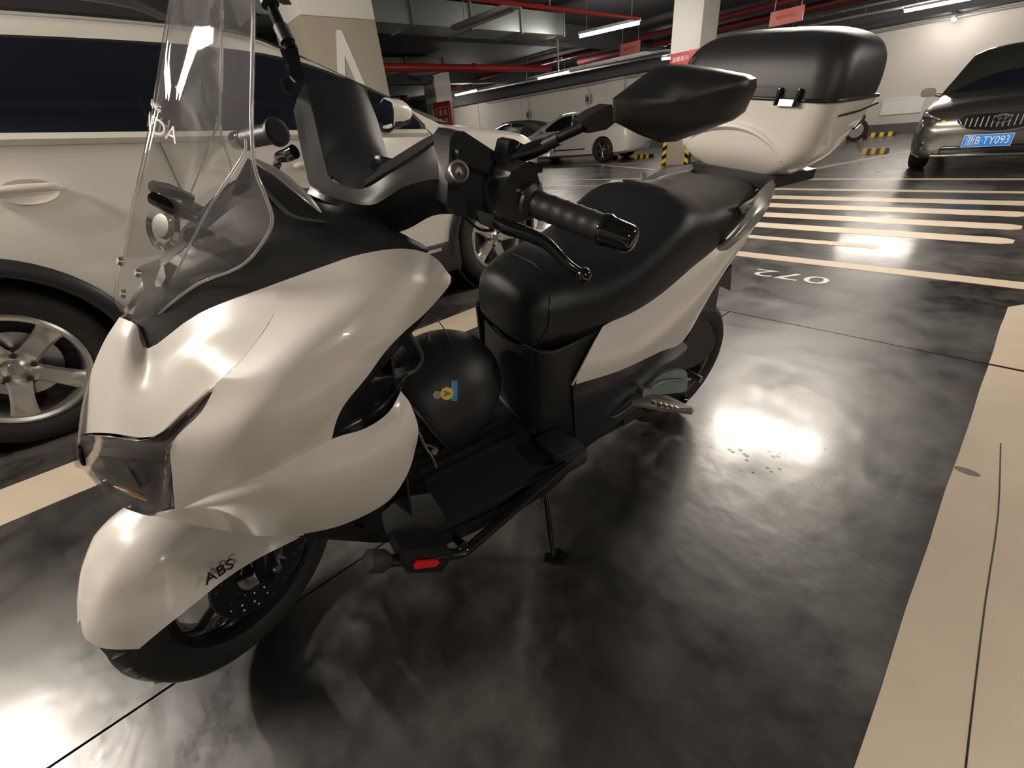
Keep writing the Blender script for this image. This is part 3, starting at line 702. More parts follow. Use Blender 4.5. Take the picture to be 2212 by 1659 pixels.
# mirror (right side of the car as seen)
mm = loft('door_mirror', [[(.93 + dx + .0, 1.44 + dy, 1.15 + dz) for dx, dy, dz in ((0, -.02, -.03), (.10, -.03, -.045), (.19, -.02, -.03), (.21, -.01, .05), (.19, 0, .10), (.10, 0, .125), (.02, 0, .10), (0, 0, .03))],
    [(.93 + dx, 1.55 + dy, 1.16 + dz) for dx, dy, dz in ((0, 0, -.02), (.09, 0, -.03), (.17, 0, -.02), (.19, 0, .04), (.165, 0, .08), (.10, 0, .1), (.02, 0, .08), (0, 0, .02))],
    [(.96 + dx, 1.62 + dy, 1.17 + dz) for dx, dy, dz in ((0, 0, 0), (.05, 0, -.005), (.09, 0, 0), (.10, 0, .02), (.085, 0, .04), (.05, 0, .05), (.01, 0, .04), (0, 0, .02))]], M_['suv'], suv, k=3, n=3)
MIR = Matrix.Translation((.945, 1.40, 1.165)) @ Matrix.Diagonal((.80, .8, .85, 1)) @ Matrix.Translation((-.93, -1.44, -1.165))
mm.data.transform(MIR)
box('mirror_base', (.925, 1.44, 1.13), (.1, .12, .035), M_['matte'], suv, bev=.012)
G = [(.935, 1.428, 1.115), (1.02, 1.418, 1.10), (1.115, 1.425, 1.115), (1.14, 1.43, 1.19), (1.12, 1.435, 1.245), (1.03, 1.44, 1.27), (.95, 1.44, 1.245), (.932, 1.44, 1.18)]
mg = mk('mirror_glass', [(x * 1, y - .008, z) for x, y, z in G], [tuple(range(8))[::-1]], M_['carglass'], suv, False); mg.data.transform(MIR)
mu = loft('mirror_underside', [[(.93 + dx, 1.43, 1.105 + dz) for dx, dz in ((0, 0), (.1, -.012), (.19, .0), (.2, .03), (.1, .03), (0, .03))], [(.93 + dx, 1.57, 1.125 + dz) for dx, dz in ((0, 0), (.08, -.008), (.16, .0), (.17, .02), (.08, .02), (0, .02))]], M_['matte'], suv); mu.data.transform(MIR)
# headlamp and front
loft('headlamp', [[(x, y, z) for x, y, z in ((.90, 2.52, .93), (.905, 2.55, .90), (.88, 2.56, .87), (.86, 2.5, .92))], [(.86, 2.8, .96), (.875, 2.85, .90), (.85, 2.86, .84), (.80, 2.8, .9)], [(.70, 3.02, .95), (.72, 3.08, .89), (.70, 3.08, .83), (.6, 3.0, .9)]], M_['chrome'], suv, n=3)
box('front_bumper_lower', (0, 3.05, .40), (1.3, .12, .2), M_['matte'], suv, bev=.03)
box('licence_plate', (0, 3.135, .58), (.44, .012, .14), M_['whiteletter'], suv)
box('grille', (0, 3.10, .80), (.8, .06, .14), M_['gloss'], suv, bev=.02)
# ---------------------------------------------------------------- dark car facing us
M_['lampglass'] = mat('headlight glass', (.42, .42, .42), .12, metal=.6, coat=1, mott=(25, .6))
M_['dpaint'] = mat('dark bronze car paint', (0.13, 0.13, 0.115), 0.2, metal=.75, coat=1, mott=(3, .1))
DX, DY = -.52, 8.78
dc = thing('car', 'dark grey sedan with a blue number plate, facing the viewer at the right edge', 'car', (DX, DY, 0), (0, 0, math.radians(2)))
ds = []
for y, hw, b, hz, zb in ((.0, .60, .52, .56, .26), (.03, .74, .60, .66, .22), (.10, .80, .66, .745, .20), (.25, .845, .72, .80, .19), (.5, .862, .78, .86, .18), (.9, .868, .84, .93, .18), (1.25, .87, .875, .97, .18), (2.2, .87, .90, .93, .18), (3.3, .87, .93, .95, .18), (4.1, .86, .93, 1.0, .2), (4.45, .80, .88, .95, .25)):
    ds.append(ring((0, y, zb), (hw * .85, y, zb), (hw * .97, y + .0, zb + .07), (hw, y, .40), (hw * .995, y, .55 if b > .56 else b - .03), (hw * .965, y, b), (hw * .86, y, b + (hz - b) * .7), (hw * .5, y, hz), (0, y, hz + .015)))
db = loft('body', ds, M_['dpaint'], dc, n=3, sharp=40)
cut_arch(db, [(.86, .32), (3.55, .32)], .345, 2)
gs = []
for y, k in ((1.15, 0), (1.35, .28), (1.6, .6), (1.85, .88), (2.05, 1), (2.5, 1.04), (3.0, 1), (3.4, .82), (3.8, .45), (4.1, .0)):
    z0 = .90; top = z0 + .56 * k; hw = .80
    P = [(0, y, z0 - .05), (hw, y, z0 - .05), (hw, y, z0)] + [(hw - .2 * ((top - z0) / .56) * t ** 1.2, y, z0 + (top - z0) * t) for t in (.35, .7, .94)] + [(max(.1, hw - .27 * k - .03), y, top + .01), (.3, y, top + .03 * k), (0, y, top + .035 * k)]
    gs.append(ring(*P))
loft('cabin', gs, M_['dpaint'], dc, n=2, sharp=40)
G = []
for t in np.linspace(0, 1, 6):
    y = 1.17 + .80 * t; z = .955 + .50 * t - .04 * t * t; xw = .72 - .14 * t
    G.append([(x * xw, y + .06 * x * x - .012, z - .015 * x * x + .02) for x in (-1, -.5, 0, .5, 1)])
gridmesh('windscreen', gridpts(G, 3, 2), M_['carglass'], dc, thick=0)
for s_ in (-1, 1):
    G = [[(s_ * (.815 - .2 * ((z - .93) / .5)), y, z) for z in np.linspace(.93, zt, 4)] for y, zt in ((1.45, .98), (1.75, 1.2), (2.1, 1.38), (3.0, 1.38), (3.5, 1.15), (3.7, 1.0))]
    gridmesh('side_window', gridpts(G, 2, 3), M_['carglass'], dc, thick=0)
    tube('mirror_arm', [(s_ * .80, 1.45, .93), (s_ * .90, 1.45, .95)], .022, M_['dpaint'], dc, 8)
    loft('door_mirror', [[(s_ * x, 1.40, z) for x, z in ((.87, .93), (1.02, .93), (1.06, .98), (1.03, 1.04), (.9, 1.03))], [(s_ * x, 1.50, z) for x, z in ((.88, .94), (1.0, .94), (1.03, .98), (1.0, 1.02), (.9, 1.02))]], M_['dpaint'], dc, k=3)
    hl = loft('headlight', [[(s_ * x, y, z) for x, y, z in ((.50, .045, .63), (.52, .03, .56), (.54, .10, .60), (.52, .1, .66))], [(s_ * .66, .06, .70), (s_ * .68, .03, .57), (s_ * .7, .14, .60), (s_ * .68, .14, .72)], [(s_ * .80, .22, .755), (s_ * .825, .20, .62), (s_ * .8, .3, .65), (s_ * .78, .3, .76)]], M_['lampglass'], dc, n=3)
    lathe('headlight_lens', [(0, .02), (.04, .012), (.05, 0), (.05, -.02), (0, -.02)], M_['lens'], hl, 20, axisM((s_ * .66, .03, .64), (0, -1, 0)))
    lathe('indicator', [(0, .02), (.03, .012), (.038, 0), (.038, -.02), (0, -.02)], M_['amber'], hl, 16, axisM((s_ * .55, .035, .62), (0, -1, 0)))
    lathe('fog_light', [(0, .012), (.045, .01), (.055, 0), (.055, -.03), (0, -.03)], M_['chrome'], dc, 20, axisM((s_ * .60, .02, .36), (0, -1, 0)))
    box('lower_air_intake', (s_ * .60, .035, .36), (.26, .04, .13), M_['gloss'], dc, bev=.02)
gp = [(-.36, .70), (.36, .70), (.42, .64), (.30, .545), (0, .50), (-.30, .545), (-.42, .64)]
gr = prism('grille', gp, .04, M_['gloss'], dc, Matrix(((1, 0, 0, 0), (0, 0, 1, -.025), (0, 1, 0, 0), (0, 0, 0, 1))), bev=.006)
for k in range(14):
    x = -.325 + .05 * k
    box('grille_bar', (x, -.03, .612), (.012, .02, .13 - abs(x) * .12), M_['steel'], gr)
tube('grille_trim', [(-.40, -.03, .655), (-.3, -.03, .545), (0, -.03, .498), (.3, -.03, .545), (.40, -.03, .655)], .008, M_['chrome'], gr, 8, sm=4)
for (rx, rz, zz) in ((.075, .05, .635), (.028, .048, .635), (.05, .018, .655)):
    tube('emblem', [(rx * math.cos(a), -.045, zz + rz * math.sin(a)) for a in np.linspace(0, 2 * math.pi, 25)], .006, M_['chrome'], dc, 6)
M_['plateblue'] = mat('blue number plate', (0.02, 0.22, 0.72), 0.35)
pl = box('number_plate', (-.06, -.03, .40), (.46, .012, .145), M_['plateblue'], dc, bev=.004)
for (x, z, w_, h_) in ((0, .068, .45, .004), (0, -.068, .45, .004), (-.224, 0, .004, .14), (.224, 0, .004, .14)): box('plate_border', (-.06 + x, -.038, .40 + z), (w_, .004, h_), M_['whiteletter'], pl)
text('plate_lettering', '浙B·TY093', .125, XROT(-.06, -.038, .397), M_['whiteletter'], pl, depth=.002, sx=.72)
box('bumper_intake', (0, .02, .30), (1.0, .05, .10), M_['gloss'], dc, bev=.02)
box('bumper_strip', (0, -.01, .235), (1.15, .05, .03), M_['dpaint'], dc, bev=.01)
for y in (.86, 3.55):
    for s_ in (-1, 1): road_wheel(dc, (s_ * .755, y, .315), s_, R_=.315, rim=.2, wd=.2)
# ---------------------------------------------------------------- white coupe and dark car in the back row
def back_car(lab, x, y, rot, paint, L_=4.4, hw=.88, hroof=1.40):
    t = thing('car', lab, 'car', (x, y, 0), (0, 0, rot))
    f = L_ / 4.4; ss = []
    for yy, w_, b, hz, zb in ((-2.2, .66, .80, .86, .30), (-2.1, .80, .88, .98, .22), (-1.7, .87, .93, 1.03, .19), (-1.0, .88, .93, .98, .18), (0, .88, .92, .95, .18), (.9, .88, .88, .96, .18), (1.4, .86, .80, .88, .18), (1.9, .82, .68, .76, .19), (2.15, .68, .58, .62, .24)):
        yy *= f; ss.append(ring((0, yy, zb), (w_ * .85, yy, zb), (w_ * .98, yy, zb + .07), (w_, yy, .42), (w_ * .99, yy, .6 if b > .62 else b - .03), (w_ * .95, yy, b), (w_ * .84, yy, b + (hz - b) * .8), (w_ * .5, yy, hz), (0, yy, hz + .01)))
    bd = loft('body', ss, paint, t, n=3, sharp=40)
    cut_arch(bd, [(-1.38 * f, .34), (1.36 * f, .34)], .365, 2)
    gs = []
    for yy, k in ((-1.95, 0), (-1.6, .35), (-1.2, .68), (-.7, .93), (-.2, 1), (.1, .97), (.4, .78), (.8, .4), (1.15, 0)):
        yy *= f; z0 = .92; top = z0 + (hroof - z0) * k; w_ = .80
        gs.append(ring(*([(0, yy, z0 - .04), (w_, yy, z0 - .04), (w_, yy, z0)] + [(w_ - .2 * k * q ** 1.2, yy, z0 + (top - z0) * q) for q in (.35, .7, .94)] + [(max(.1, w_ - .27 * k), yy, top + .012), (.3, yy, top + .03 * k), (0, yy, top + .035 * k)])))
    loft('cabin', gs, paint, t, n=2, sharp=40)
    kk = hroof - 1.40
    for s_ in (-1, 1):
        for nm, a in (('rear_side_window', ((-1.55, .98), (-1.2, 1.14), (-.75, 1.29), (-.32, 1.335))), ('front_side_window', ((-.26, 1.335), (.1, 1.31), (.38, 1.20), (.68, 1.02)))):
            G = [[(s_ * (.806 - .2 * ((z - .94) / .46) * .95), yy * f, z) for z in np.linspace(.945, zt + kk, 4)] for yy, zt in a]
            gridmesh(nm, gridpts(G, 2, 3), M_['carglass'], t, thick=0)
        loft('door_mirror', [[(s_ * q, .62 * f, z) for q, z in ((.84, .95), (.98, .95), (1.0, 1.0), (.96, 1.05), (.86, 1.04))], [(s_ * q, .72 * f, z) for q, z in ((.85, .96), (.96, .96), (.98, 1.0), (.95, 1.03), (.86, 1.02))]], paint, t, k=2)
        box('side_strip', (s_ * .882, -.1, .40), (.012, 1.5, .03), M_['blk'], t)
        for yy in (-1.38 * f, 1.36 * f): road_wheel(t, (s_ * .765, yy, .335), s_, R_=.335, rim=.23, wd=.21, style='double', rm=M_['steel'])
    G = []
    for q in np.linspace(0, 1, 5):
        yy = 1.10 - .85 * q; z = .95 + (hroof - .96) * (q - .12 * q * (1 - q) * -1) ; xw = .72 - .14 * q
        G.append([(v * xw, (yy - .08 * v * v) * f + .015, z + .012 - .015 * v * v) for v in (-1, -.5, 0, .5, 1)])
    gridmesh('windscreen', gridpts(G, 3, 2), M_['carglass'], t, thick=0)
    return t
back_car('white coupe with black windows and dark wheel, parked sideways before the end wall', -10.75, 12.75, math.radians(98), M_['suv'], 4.6)
back_car('dark car behind the white coupe, only its roof showing', -15.2, 14.2, math.radians(96), M_['dpaint'], 4.6, hroof=1.42)
# ================================================================ SCOOTER
HA = math.radians(81); LA = math.radians(8)
FO = np.array([-.8982, -.0415, 0.0])
rv = np.array([math.cos(HA), math.sin(HA), 0]); l0 = np.array([math.sin(HA), -math.cos(HA), 0]); kz = np.array([0, 0, 1.0])
uv = kz * math.cos(LA) + l0 * math.sin(LA); lv = l0 * math.cos(LA) - kz * math.sin(LA)
BS = np.stack([-rv, lv, uv])          # rows: scooter forward, left, up
def L(px, py, t):
    """point of the scooter (forward, left, up) seen at a pixel, at lateral distance t from its middle plane"""
    d = BS @ RAY(px, py); o = BS @ (OC - FO); k = (t - o[1]) / d[1]
    return o + d * k
def W2L(p): return BS @ (np.array(p) - FO)
def LL(rows): return [[L(*p) for p in r] for r in rows]
sco = thing('scooter', 'white and black step-through scooter with tall clear windscreen and rear top box', 'scooter')
sco.matrix_world = Matrix(((-rv[0], lv[0], uv[0], FO[0]), (-rv[1], lv[1], uv[1], FO[1]), (-rv[2], lv[2], uv[2], FO[2]), (0, 0, 0, 1)))
def panel(name, rows, m, thick=.003, mirror=True, n=4, mm=4, parent=None, raw=False, sharp=None, flip=False):
    G = gridpts(rows if raw else LL(rows), n, mm)
    # orient: normal must point to +left for the left panel
    du = np.gradient(G, axis=1); dv = np.gradient(G, axis=0); N = np.cross(du, dv)
    sgn = 1 if N[..., 1].sum() > 0 else -1
    if flip: sgn = -sgn
    o = gridmesh(name, G, m, parent or sco, thick * sgn if thick else 0, sharp)
    if mirror:
        H = G.copy(); H[..., 1] *= -1
        gridmesh(name, H, m, parent or sco, -thick * sgn if thick else 0, sharp)
    return o
def slab(name, pts, depth, m, parent=None, shrink=1.0, bev=.003, d=(0, -1, 0), raw=False, sm=0):
    P = [Vector(p) if raw else Vector(L(*p)) for p in pts]
    if sm:
        q = crom([tuple(p) for p in P] + [tuple(P[0])], sm)[:-1]; P = [Vector(p) for p in q]
    c = sum(P, Vector()) / len(P); d = Vector(d) * depth
    bm = bmesh.new(); A = [bm.verts.new(p) for p in P]; B = [bm.verts.new(c + (p - c) * shrink + d) for p in P]
    bm.faces.new(A); bm.faces.new(B[::-1]); n = len(P)
    for i in range(n): bm.faces.new((A[i], A[(i + 1) % n], B[(i + 1) % n], B[i]))
    if bev:
        es = [e for e in bm.edges if len(e.link_faces) == 2 and e.calc_face_angle(0) > .5]
        bmesh.ops.bevel(bm, geom=es, offset=bev, segments=2, affect='EDGES', clamp_overlap=True)
    return frombm(name, bm, m, parent or sco, True, 40)
def mirror_y(o):
    c = o.copy(); c.data = o.data.copy(); C.objects.link(c); c.parent = o.parent
    c.data.transform(Matrix.Diagonal((1, -1, 1, 1))); c.data.flip_normals(); return c
# ---- front hood: from the middle line outwards to the groove
hood = [
 [(170, 940, -.01), (196, 935, .025), (240, 936, .07), (330, 943, .125), (400, 888, .165), (468, 829, .20)],
 [(178, 870, -.005), (205, 865, .02), (250, 850, .06), (325, 870, .11), (410, 815, .155), (500, 800, .20)],
 [(198, 800, 0), (222, 795, .02), (265, 785, .05), (325, 820, .085), (420, 765, .14), (545, 750, .19)],
 [(226, 735, 0), (248, 735, .02), (282, 738, .04), (322, 785, .065), (440, 722, .12), (590, 680, .17)],
 [(258, 685, 0), (275, 692, .015), (296, 705, .03), (320, 753, .05), (430, 677, .09), (600, 611, .145)]]
panel('front_hood', hood, M_['pearl'], mirror=True)
side = [
 [(600, 611, .145), (700, 575, .17), (780, 549, .19), (870, 537, .20), (935, 553, .205), (974, 597, .215)],
 [(590, 680, .17), (700, 640, .20), (790, 610, .22), (870, 600, .23), (915, 615, .232), (968, 620, .23)],
 [(545, 750, .19), (660, 710, .225), (750, 680, .24), (820, 670, .245), (870, 675, .245), (920, 675, .24)],
 [(500, 800, .20), (620, 775, .24), (700, 750, .25), (770, 730, .255), (820, 725, .255), (875, 715, .25)],
 [(468, 829, .20), (580, 830, .245), (660, 810, .255), (720, 795, .258), (775, 780, .255), (832, 760, .25)],
 [(435, 890, .19), (540, 890, .245), (620, 870, .258), (690, 850, .26), (740, 835, .255), (792, 815, .25)],
 [(372, 958, .165), (500, 955, .23), (590, 930, .25), (660, 905, .255), (710, 890, .25), (747, 870, .245)],
 [(372, 1030, .15), (480, 1015, .205), (570, 985, .235), (640, 955, .24), (690, 930, .24), (727, 908, .235)],
 [(378, 1105, .135), (470, 1062, .18), (565, 1025, .215), (640, 990, .225), (690, 963, .23), (717, 948, .23)]]
panel('side_fairing', side, M_['pearl'])
low = [
 [(376, 1103, .133), (470, 1062, .18), (565, 1025, .215), (640, 990, .225), (718, 948, .23), (790, 925, .226), (840, 890, .22), (866, 845, .212)],
 [(360, 1107, .12), (470, 1085, .185), (565, 1060, .22), (645, 1030, .235), (725, 1000, .242), (800, 965, .242), (860, 920, .235), (886, 872, .22)],
 [(340, 1110, .09), (465, 1112, .165), (565, 1105, .20), (650, 1085, .225), (740, 1055, .238), (815, 1015, .24), (872, 970, .235), (903, 920, .22)],
 [(318, 1112, .05), (440, 1138, .12), (560, 1158, .155), (660, 1152, .178), (750, 1130, .195), (838, 1083, .205), (882, 1020, .215), (902, 950, .215)]]
panel('lower_fairing', low, M_['pearl'])
# belly tuck under the lower edge
panel('belly_pan', [low[-1][1:], [(445, 1128, .05), (560, 1140, .07), (660, 1135, .09), (750, 1110, .1), (830, 1060, .11), (880, 1000, .12), (895, 950, .13)]], M_['satin'], thick=.002)
# groove line at the hood joint
tube('groove', [L(602, 612, .143), L(592, 680, .169), L(546, 751, .189), L(501, 801, .199), L(470, 829, .199)], .0016, M_['satin'], sco, 6, sm=5)
# ---- black front cowl
cowl = [
 [(320, 755, .046), (420, 683, .083), (510, 640, .115), (600, 611, .143), (700, 575, .168), (780, 549, .188), (870, 537, .198), (925, 541, .2)],
 [(300, 705, .025), (400, 640, .07), (500, 590, .105), (590, 560, .13), (690, 535, .155), (775, 522, .17), (860, 518, .18), (921, 537, .19)],
 [(285, 690, .01), (370, 610, .05), (470, 540, .085), (575, 508, .115), (660, 500, .135), (760, 503, .145), (850, 505, .155), (920, 534, .18)],
 [(275, 680, .0), (350, 580, .03), (430, 510, .05), (540, 430, .07), (636, 470, .10), (740, 480, .12), (832, 489, .13), (918, 530, .17)]]
panel('front_cowl', cowl, M_['matte'])
# centre nose bridge under the screen, and its back face towards the meter
panel('screen_base', [[(275, 680, .0), (345, 585, .028), (425, 512, .05), (540, 432, .068)],
                      [(268, 672, -.0), (320, 590, .0), (400, 505, .0), (500, 420, .0)]], M_['satin'], thick=.003)
panel('cowl_top', [[(540, 432, .07), (636, 470, .10), (740, 480, .12), (832, 489, .13)], [(545, 350, .02), (620, 400, .02), (700, 440, .02), (800, 450, .02)]], M_['satin'], thick=.002)
tube('trim_bead', [L(552, 345, .06), L(600, 375, .08), L(660, 425, .10), L(694, 459, .11)], [.003, .008, .007, .002], M_['grab'], sco, 8, sm=5, flat=.5)
tube('trim_bead', [L(565, 400, .09), L(610, 450, .11), L(640, 470, .115), L(700, 480, .12)], [.002, .003, .003, .002], M_['grey'], sco, 8, sm=5)
# ---- windscreen
scr = [
 [(276, 692, .0), (292, 696, .010), (306, 697, .020), (322, 694, .030), (337, 686, .038)],
 [(248, 650, .0), (275, 662, .020), (305, 668, .036), (335, 665, .05), (370, 655, .062)],
 [(249, 610, .0), (285, 618, .028), (330, 620, .050), (375, 618, .068), (430, 612, .085)],
 [(257, 560, .0), (300, 562, .034), (352, 562, .062), (425, 575, .10), (515, 578, .14)],
 [(264, 525, .0), (315, 520, .036), (370, 515, .066), (455, 520, .12), (560, 535, .168)],
 [(273, 480, .0), (330, 470, .038), (395, 460, .072), (485, 462, .13), (588, 480, .188)],
 [(288, 420, .0), (345, 412, .040), (430, 405, .085), (505, 410, .14), (572, 420, .182)],
 [(303, 360, .0), (370, 352, .042), (450, 350, .090), (515, 350, .14), (550, 360, .168)],
 [(325, 250, .0), (390, 245, .042), (455, 240, .085), (508, 245, .125), (543, 260, .152)],
 [(345, 120, .0), (405, 115, .040), (460, 110, .078), (508, 112, .115), (545, 125, .144)],
 [(364, 0, .0), (415, -5, .038), (468, -8, .075), (510, -6, .108), (546, 0, .138)],
 [(385, -140, .0), (430, -146, .034), (470, -148, .066), (508, -146, .094), (535, -142, .116)],
 [(400, -200, .0), (432, -206, .028), (466, -208, .056), (496, -204, .080), (515, -198, .096)]]
GR = LL(scr); GR = [[np.array([p[0], -p[1], p[2]]) for p in reversed(r[1:])] + list(r) for r in GR]
Gs = gridpts(GR, 5, 5)
du = np.gradient(Gs, axis=1); dv = np.gradient(Gs, axis=0); N = np.cross(du, dv)
ws = gridmesh('windscreen', Gs, M_['screen'], sco, .003 * (1 if N[..., 0].sum() > 0 else -1), 60)
edge = [L(*r[-1]) for r in scr]
for s_ in (1, -1): tube('windscreen_edge_glint', [(p[0], p[1] * s_, p[2]) for p in edge], .0017, M_['rim'], ws, 8, sm=4)  # thin pale tube added to imitate the bright refracted edge
fold = [L(530, 300, .145), L(528, 330, .15), L(490, 390, .13), L(455, 445, .105), L(420, 510, .09), L(395, 560, .08), L(375, 600, .068)]
for s_ in (1, -1): tube('windscreen_fold', [(p[0], p[1] * s_, p[2]) for p in fold], .0013, M_['rim'], ws, 8, sm=4)
# lettering on the screen
def text_on(name, s, p0, p1, up, size, m, parent, sx=1.0, depth=.0006, align='CENTER'):
    p0, p1, up = Vector(p0), Vector(p1), Vector(up); x = (p1 - p0).normalized(); y = (up - p0); y = (y - x * y.dot(x)).normalized(); z = x.cross(y)
    o = (p0 + p1) / 2
    M = Matrix(((x.x, y.x, z.x, o.x), (x.y, y.y, z.y, o.y), (x.z, y.z, z.z, o.z), (0, 0, 0, 1)))
    return text(name, s, size, M, m, parent, depth, align, sx=sx)
def on_screen(s, size, tc, zc):
    o = text('lettering', s, size, Matrix.Identity(4), M_['whiteletter'], ws, depth=.0004)
    rows = [(r[:, 1], r[:, 0], r[:, 2]) for r in Gs]
    for v in o.data.vertices:
        t_ = -v.co.x + tc if False else v.co.x + tc; z_ = zc + v.co.y * .95 - abs(t_) * .35; lift = v.co.z
        xs = []; zs = []
        for (tt, xx, zz) in rows:
            k = np.argsort(tt); xs.append(np.interp(t_, tt[k], xx[k])); zs.append(np.interp(t_, tt[k], zz[k]))
        k = np.argsort(zs); x_ = np.interp(z_, np.array(zs)[k], np.array(xs)[k])
        v.co = (x_ + .0015 + lift, t_, z_)
    return o
q = L(333, 262, .0)
on_screen('HONDA', .022, .004, q[2] + .002); on_screen('WUYANG', .0085, .002, q[2] + .019)
# screen brackets, emblem ring seen through the screen
for s_ in (1, -1):
    tube('screen_bracket', [(L(330, 425, .03)[0], s_ * .035, L(330, 425, .03)[2]), (L(370, 440, .03)[0], s_ * .05, L(370, 440, .03)[2]), (L(420, 450, .05)[0], s_ * .06, L(420, 450, .05)[2] - .01)], [.008, .010, .006], M_['gloss'], sco, 8)
    q = L(430, 515, .075); lathe('bracket_bolt', [(0, .012), (.010, .012), (.014, 0), (.014, -.012), (0, -.012)], M_['gloss'], sco, 12, axisM((q[0], s_ * q[1], q[2]), (.6, s_ * .6, .5)))
q = L(352, 488, .035); R_ = []
lathe('emblem_ring', [(.020, .0), (.026, .003), (.030, 0), (.026, -.003)], M_['chrome'], sco, 24, axisM(q, (.7, .5, .5)), closed=True)
lathe('emblem_boss', [(0, .004), (.014, .003), (.016, -.003), (0, -.003)], M_['grab'], sco, 20, axisM(q, (.7, .5, .5)))
for (u_, v_, t_) in ((262, 565, .004), (300, 590, .03), (268, 635, .01)):
    q = L(u_, v_, t_); lathe('screen_screw', [(0, .004), (.004, .004), (.0065, 0), (0, 0)], M_['steel'], sco, 12, axisM(q, (.7, .3, .5)))
slab('mount_plate', [(300, 575, .02), (345, 560, .035), (350, 600, .035), (315, 640, .02)], .01, M_['grab'], bev=.002)
slab('mount_plate', [(335, 610, .03), (352, 565, .045), (358, 600, .045), (335, 640, .03)], .01, M_['pearl'], bev=.002)
# ---- headlight
panel('headlight_housing', [
 [(172, 950, -.01), (190, 945, .02), (240, 946, .065), (330, 953, .115), (400, 900, .155), (462, 840, .19)],
 [(178, 985, -.01), (210, 985, .02), (260, 990, .06), (350, 995, .115), (410, 925, .15), (455, 870, .175)],
 [(195, 1010, .0), (230, 1030, .03), (280, 1050, .06), (360, 1050, .115), (368, 1000, .13), (372, 965, .15)],
 [(250, 1085, .02), (270, 1095, .03), (305, 1105, .05), (335, 1112, .08), (365, 1105, .11), (376, 1100, .125)]], M_['gloss'], thick=.003)
# clear outer lens stands proud of it
def off(rows, dx): return [[L(*p) + np.array([dx, dx * .25, 0]) for p in r] for r in rows]
lensr = [
 [(170, 940, -.01), (196, 936, .025), (240, 938, .07), (330, 945, .125), (400, 890, .163), (463, 835, .197)],
 [(176, 985, -.01), (205, 985, .025), (260, 985, .07), (350, 985, .128), (415, 915, .16), (455, 868, .185)],
 [(190, 1010, .0), (225, 1030, .03), (275, 1045, .07), (360, 1035, .125), (368, 990, .145), (371, 962, .16)]]
panel('headlight_lens', off(lensr, .006), M_['lens'], thick=.0025, raw=True)
panel('lower_lens', off([lensr[-1], [(240, 1070, .02), (262, 1085, .035), (300, 1095, .06), (340, 1100, .095), (366, 1095, .12), (375, 1080, .13)]], .005), M_['lens'], thick=.0025, raw=True)
M_['drl'] = mat('smoky light bar', (0.13, 0.118, 0.122), 0.5)
panel('light_bar', off([[(182, 952, .0), (240, 951, .065), (330, 957, .118), (362, 950, .133), (395, 915, .150), (455, 853, .185)],
   [(180, 968, .0), (240, 970, .068), (335, 977, .122), (368, 966, .138), (402, 930, .153), (456, 864, .184)],
   [(184, 982, .0), (240, 986, .065), (340, 994, .118), (368, 990, .135), (395, 955, .148), (440, 890, .175)]], .0), M_['drl'], thick=.003, raw=True)
for s_ in (1, -1):
    tube('light_bar_edge', [(p[0] + .002, p[1] * s_, p[2]) for p in (L(372, 962, .14), L(400, 930, .152), L(430, 897, .168), L(450, 880, .178))], [.002, .003, .003, .001], M_['chrome'], sco, 8, sm=4)
    tube('amber_strip', [(p[0] + .004, p[1] * s_, p[2]) for p in (L(255, 1048, .035), L(290, 1062, .06), L(325, 1078, .085))], [.002, .004, .002], M_['amber'], sco, 8, sm=3)
    q = L(290, 1010, .06); lathe('lamp_reflector', [(0, -.01), (.02, -.004), (.032, .012), (.034, .012), (.022, -.008), (0, -.014)], M_['steel'], sco, 24, axisM((q[0] - .004, q[1] * s_, q[2]), (.9, s_ * .3, .1)))
panel('chin_trim', [[(240, 1052, .015), (262, 1075, .03), (300, 1090, .05), (345, 1103, .09), (372, 1095, .12)], [(248, 1086, .015), (275, 1100, .03), (310, 1112, .05), (335, 1114, .07), (370, 1105, .11)]], M_['grey'], thick=.003)
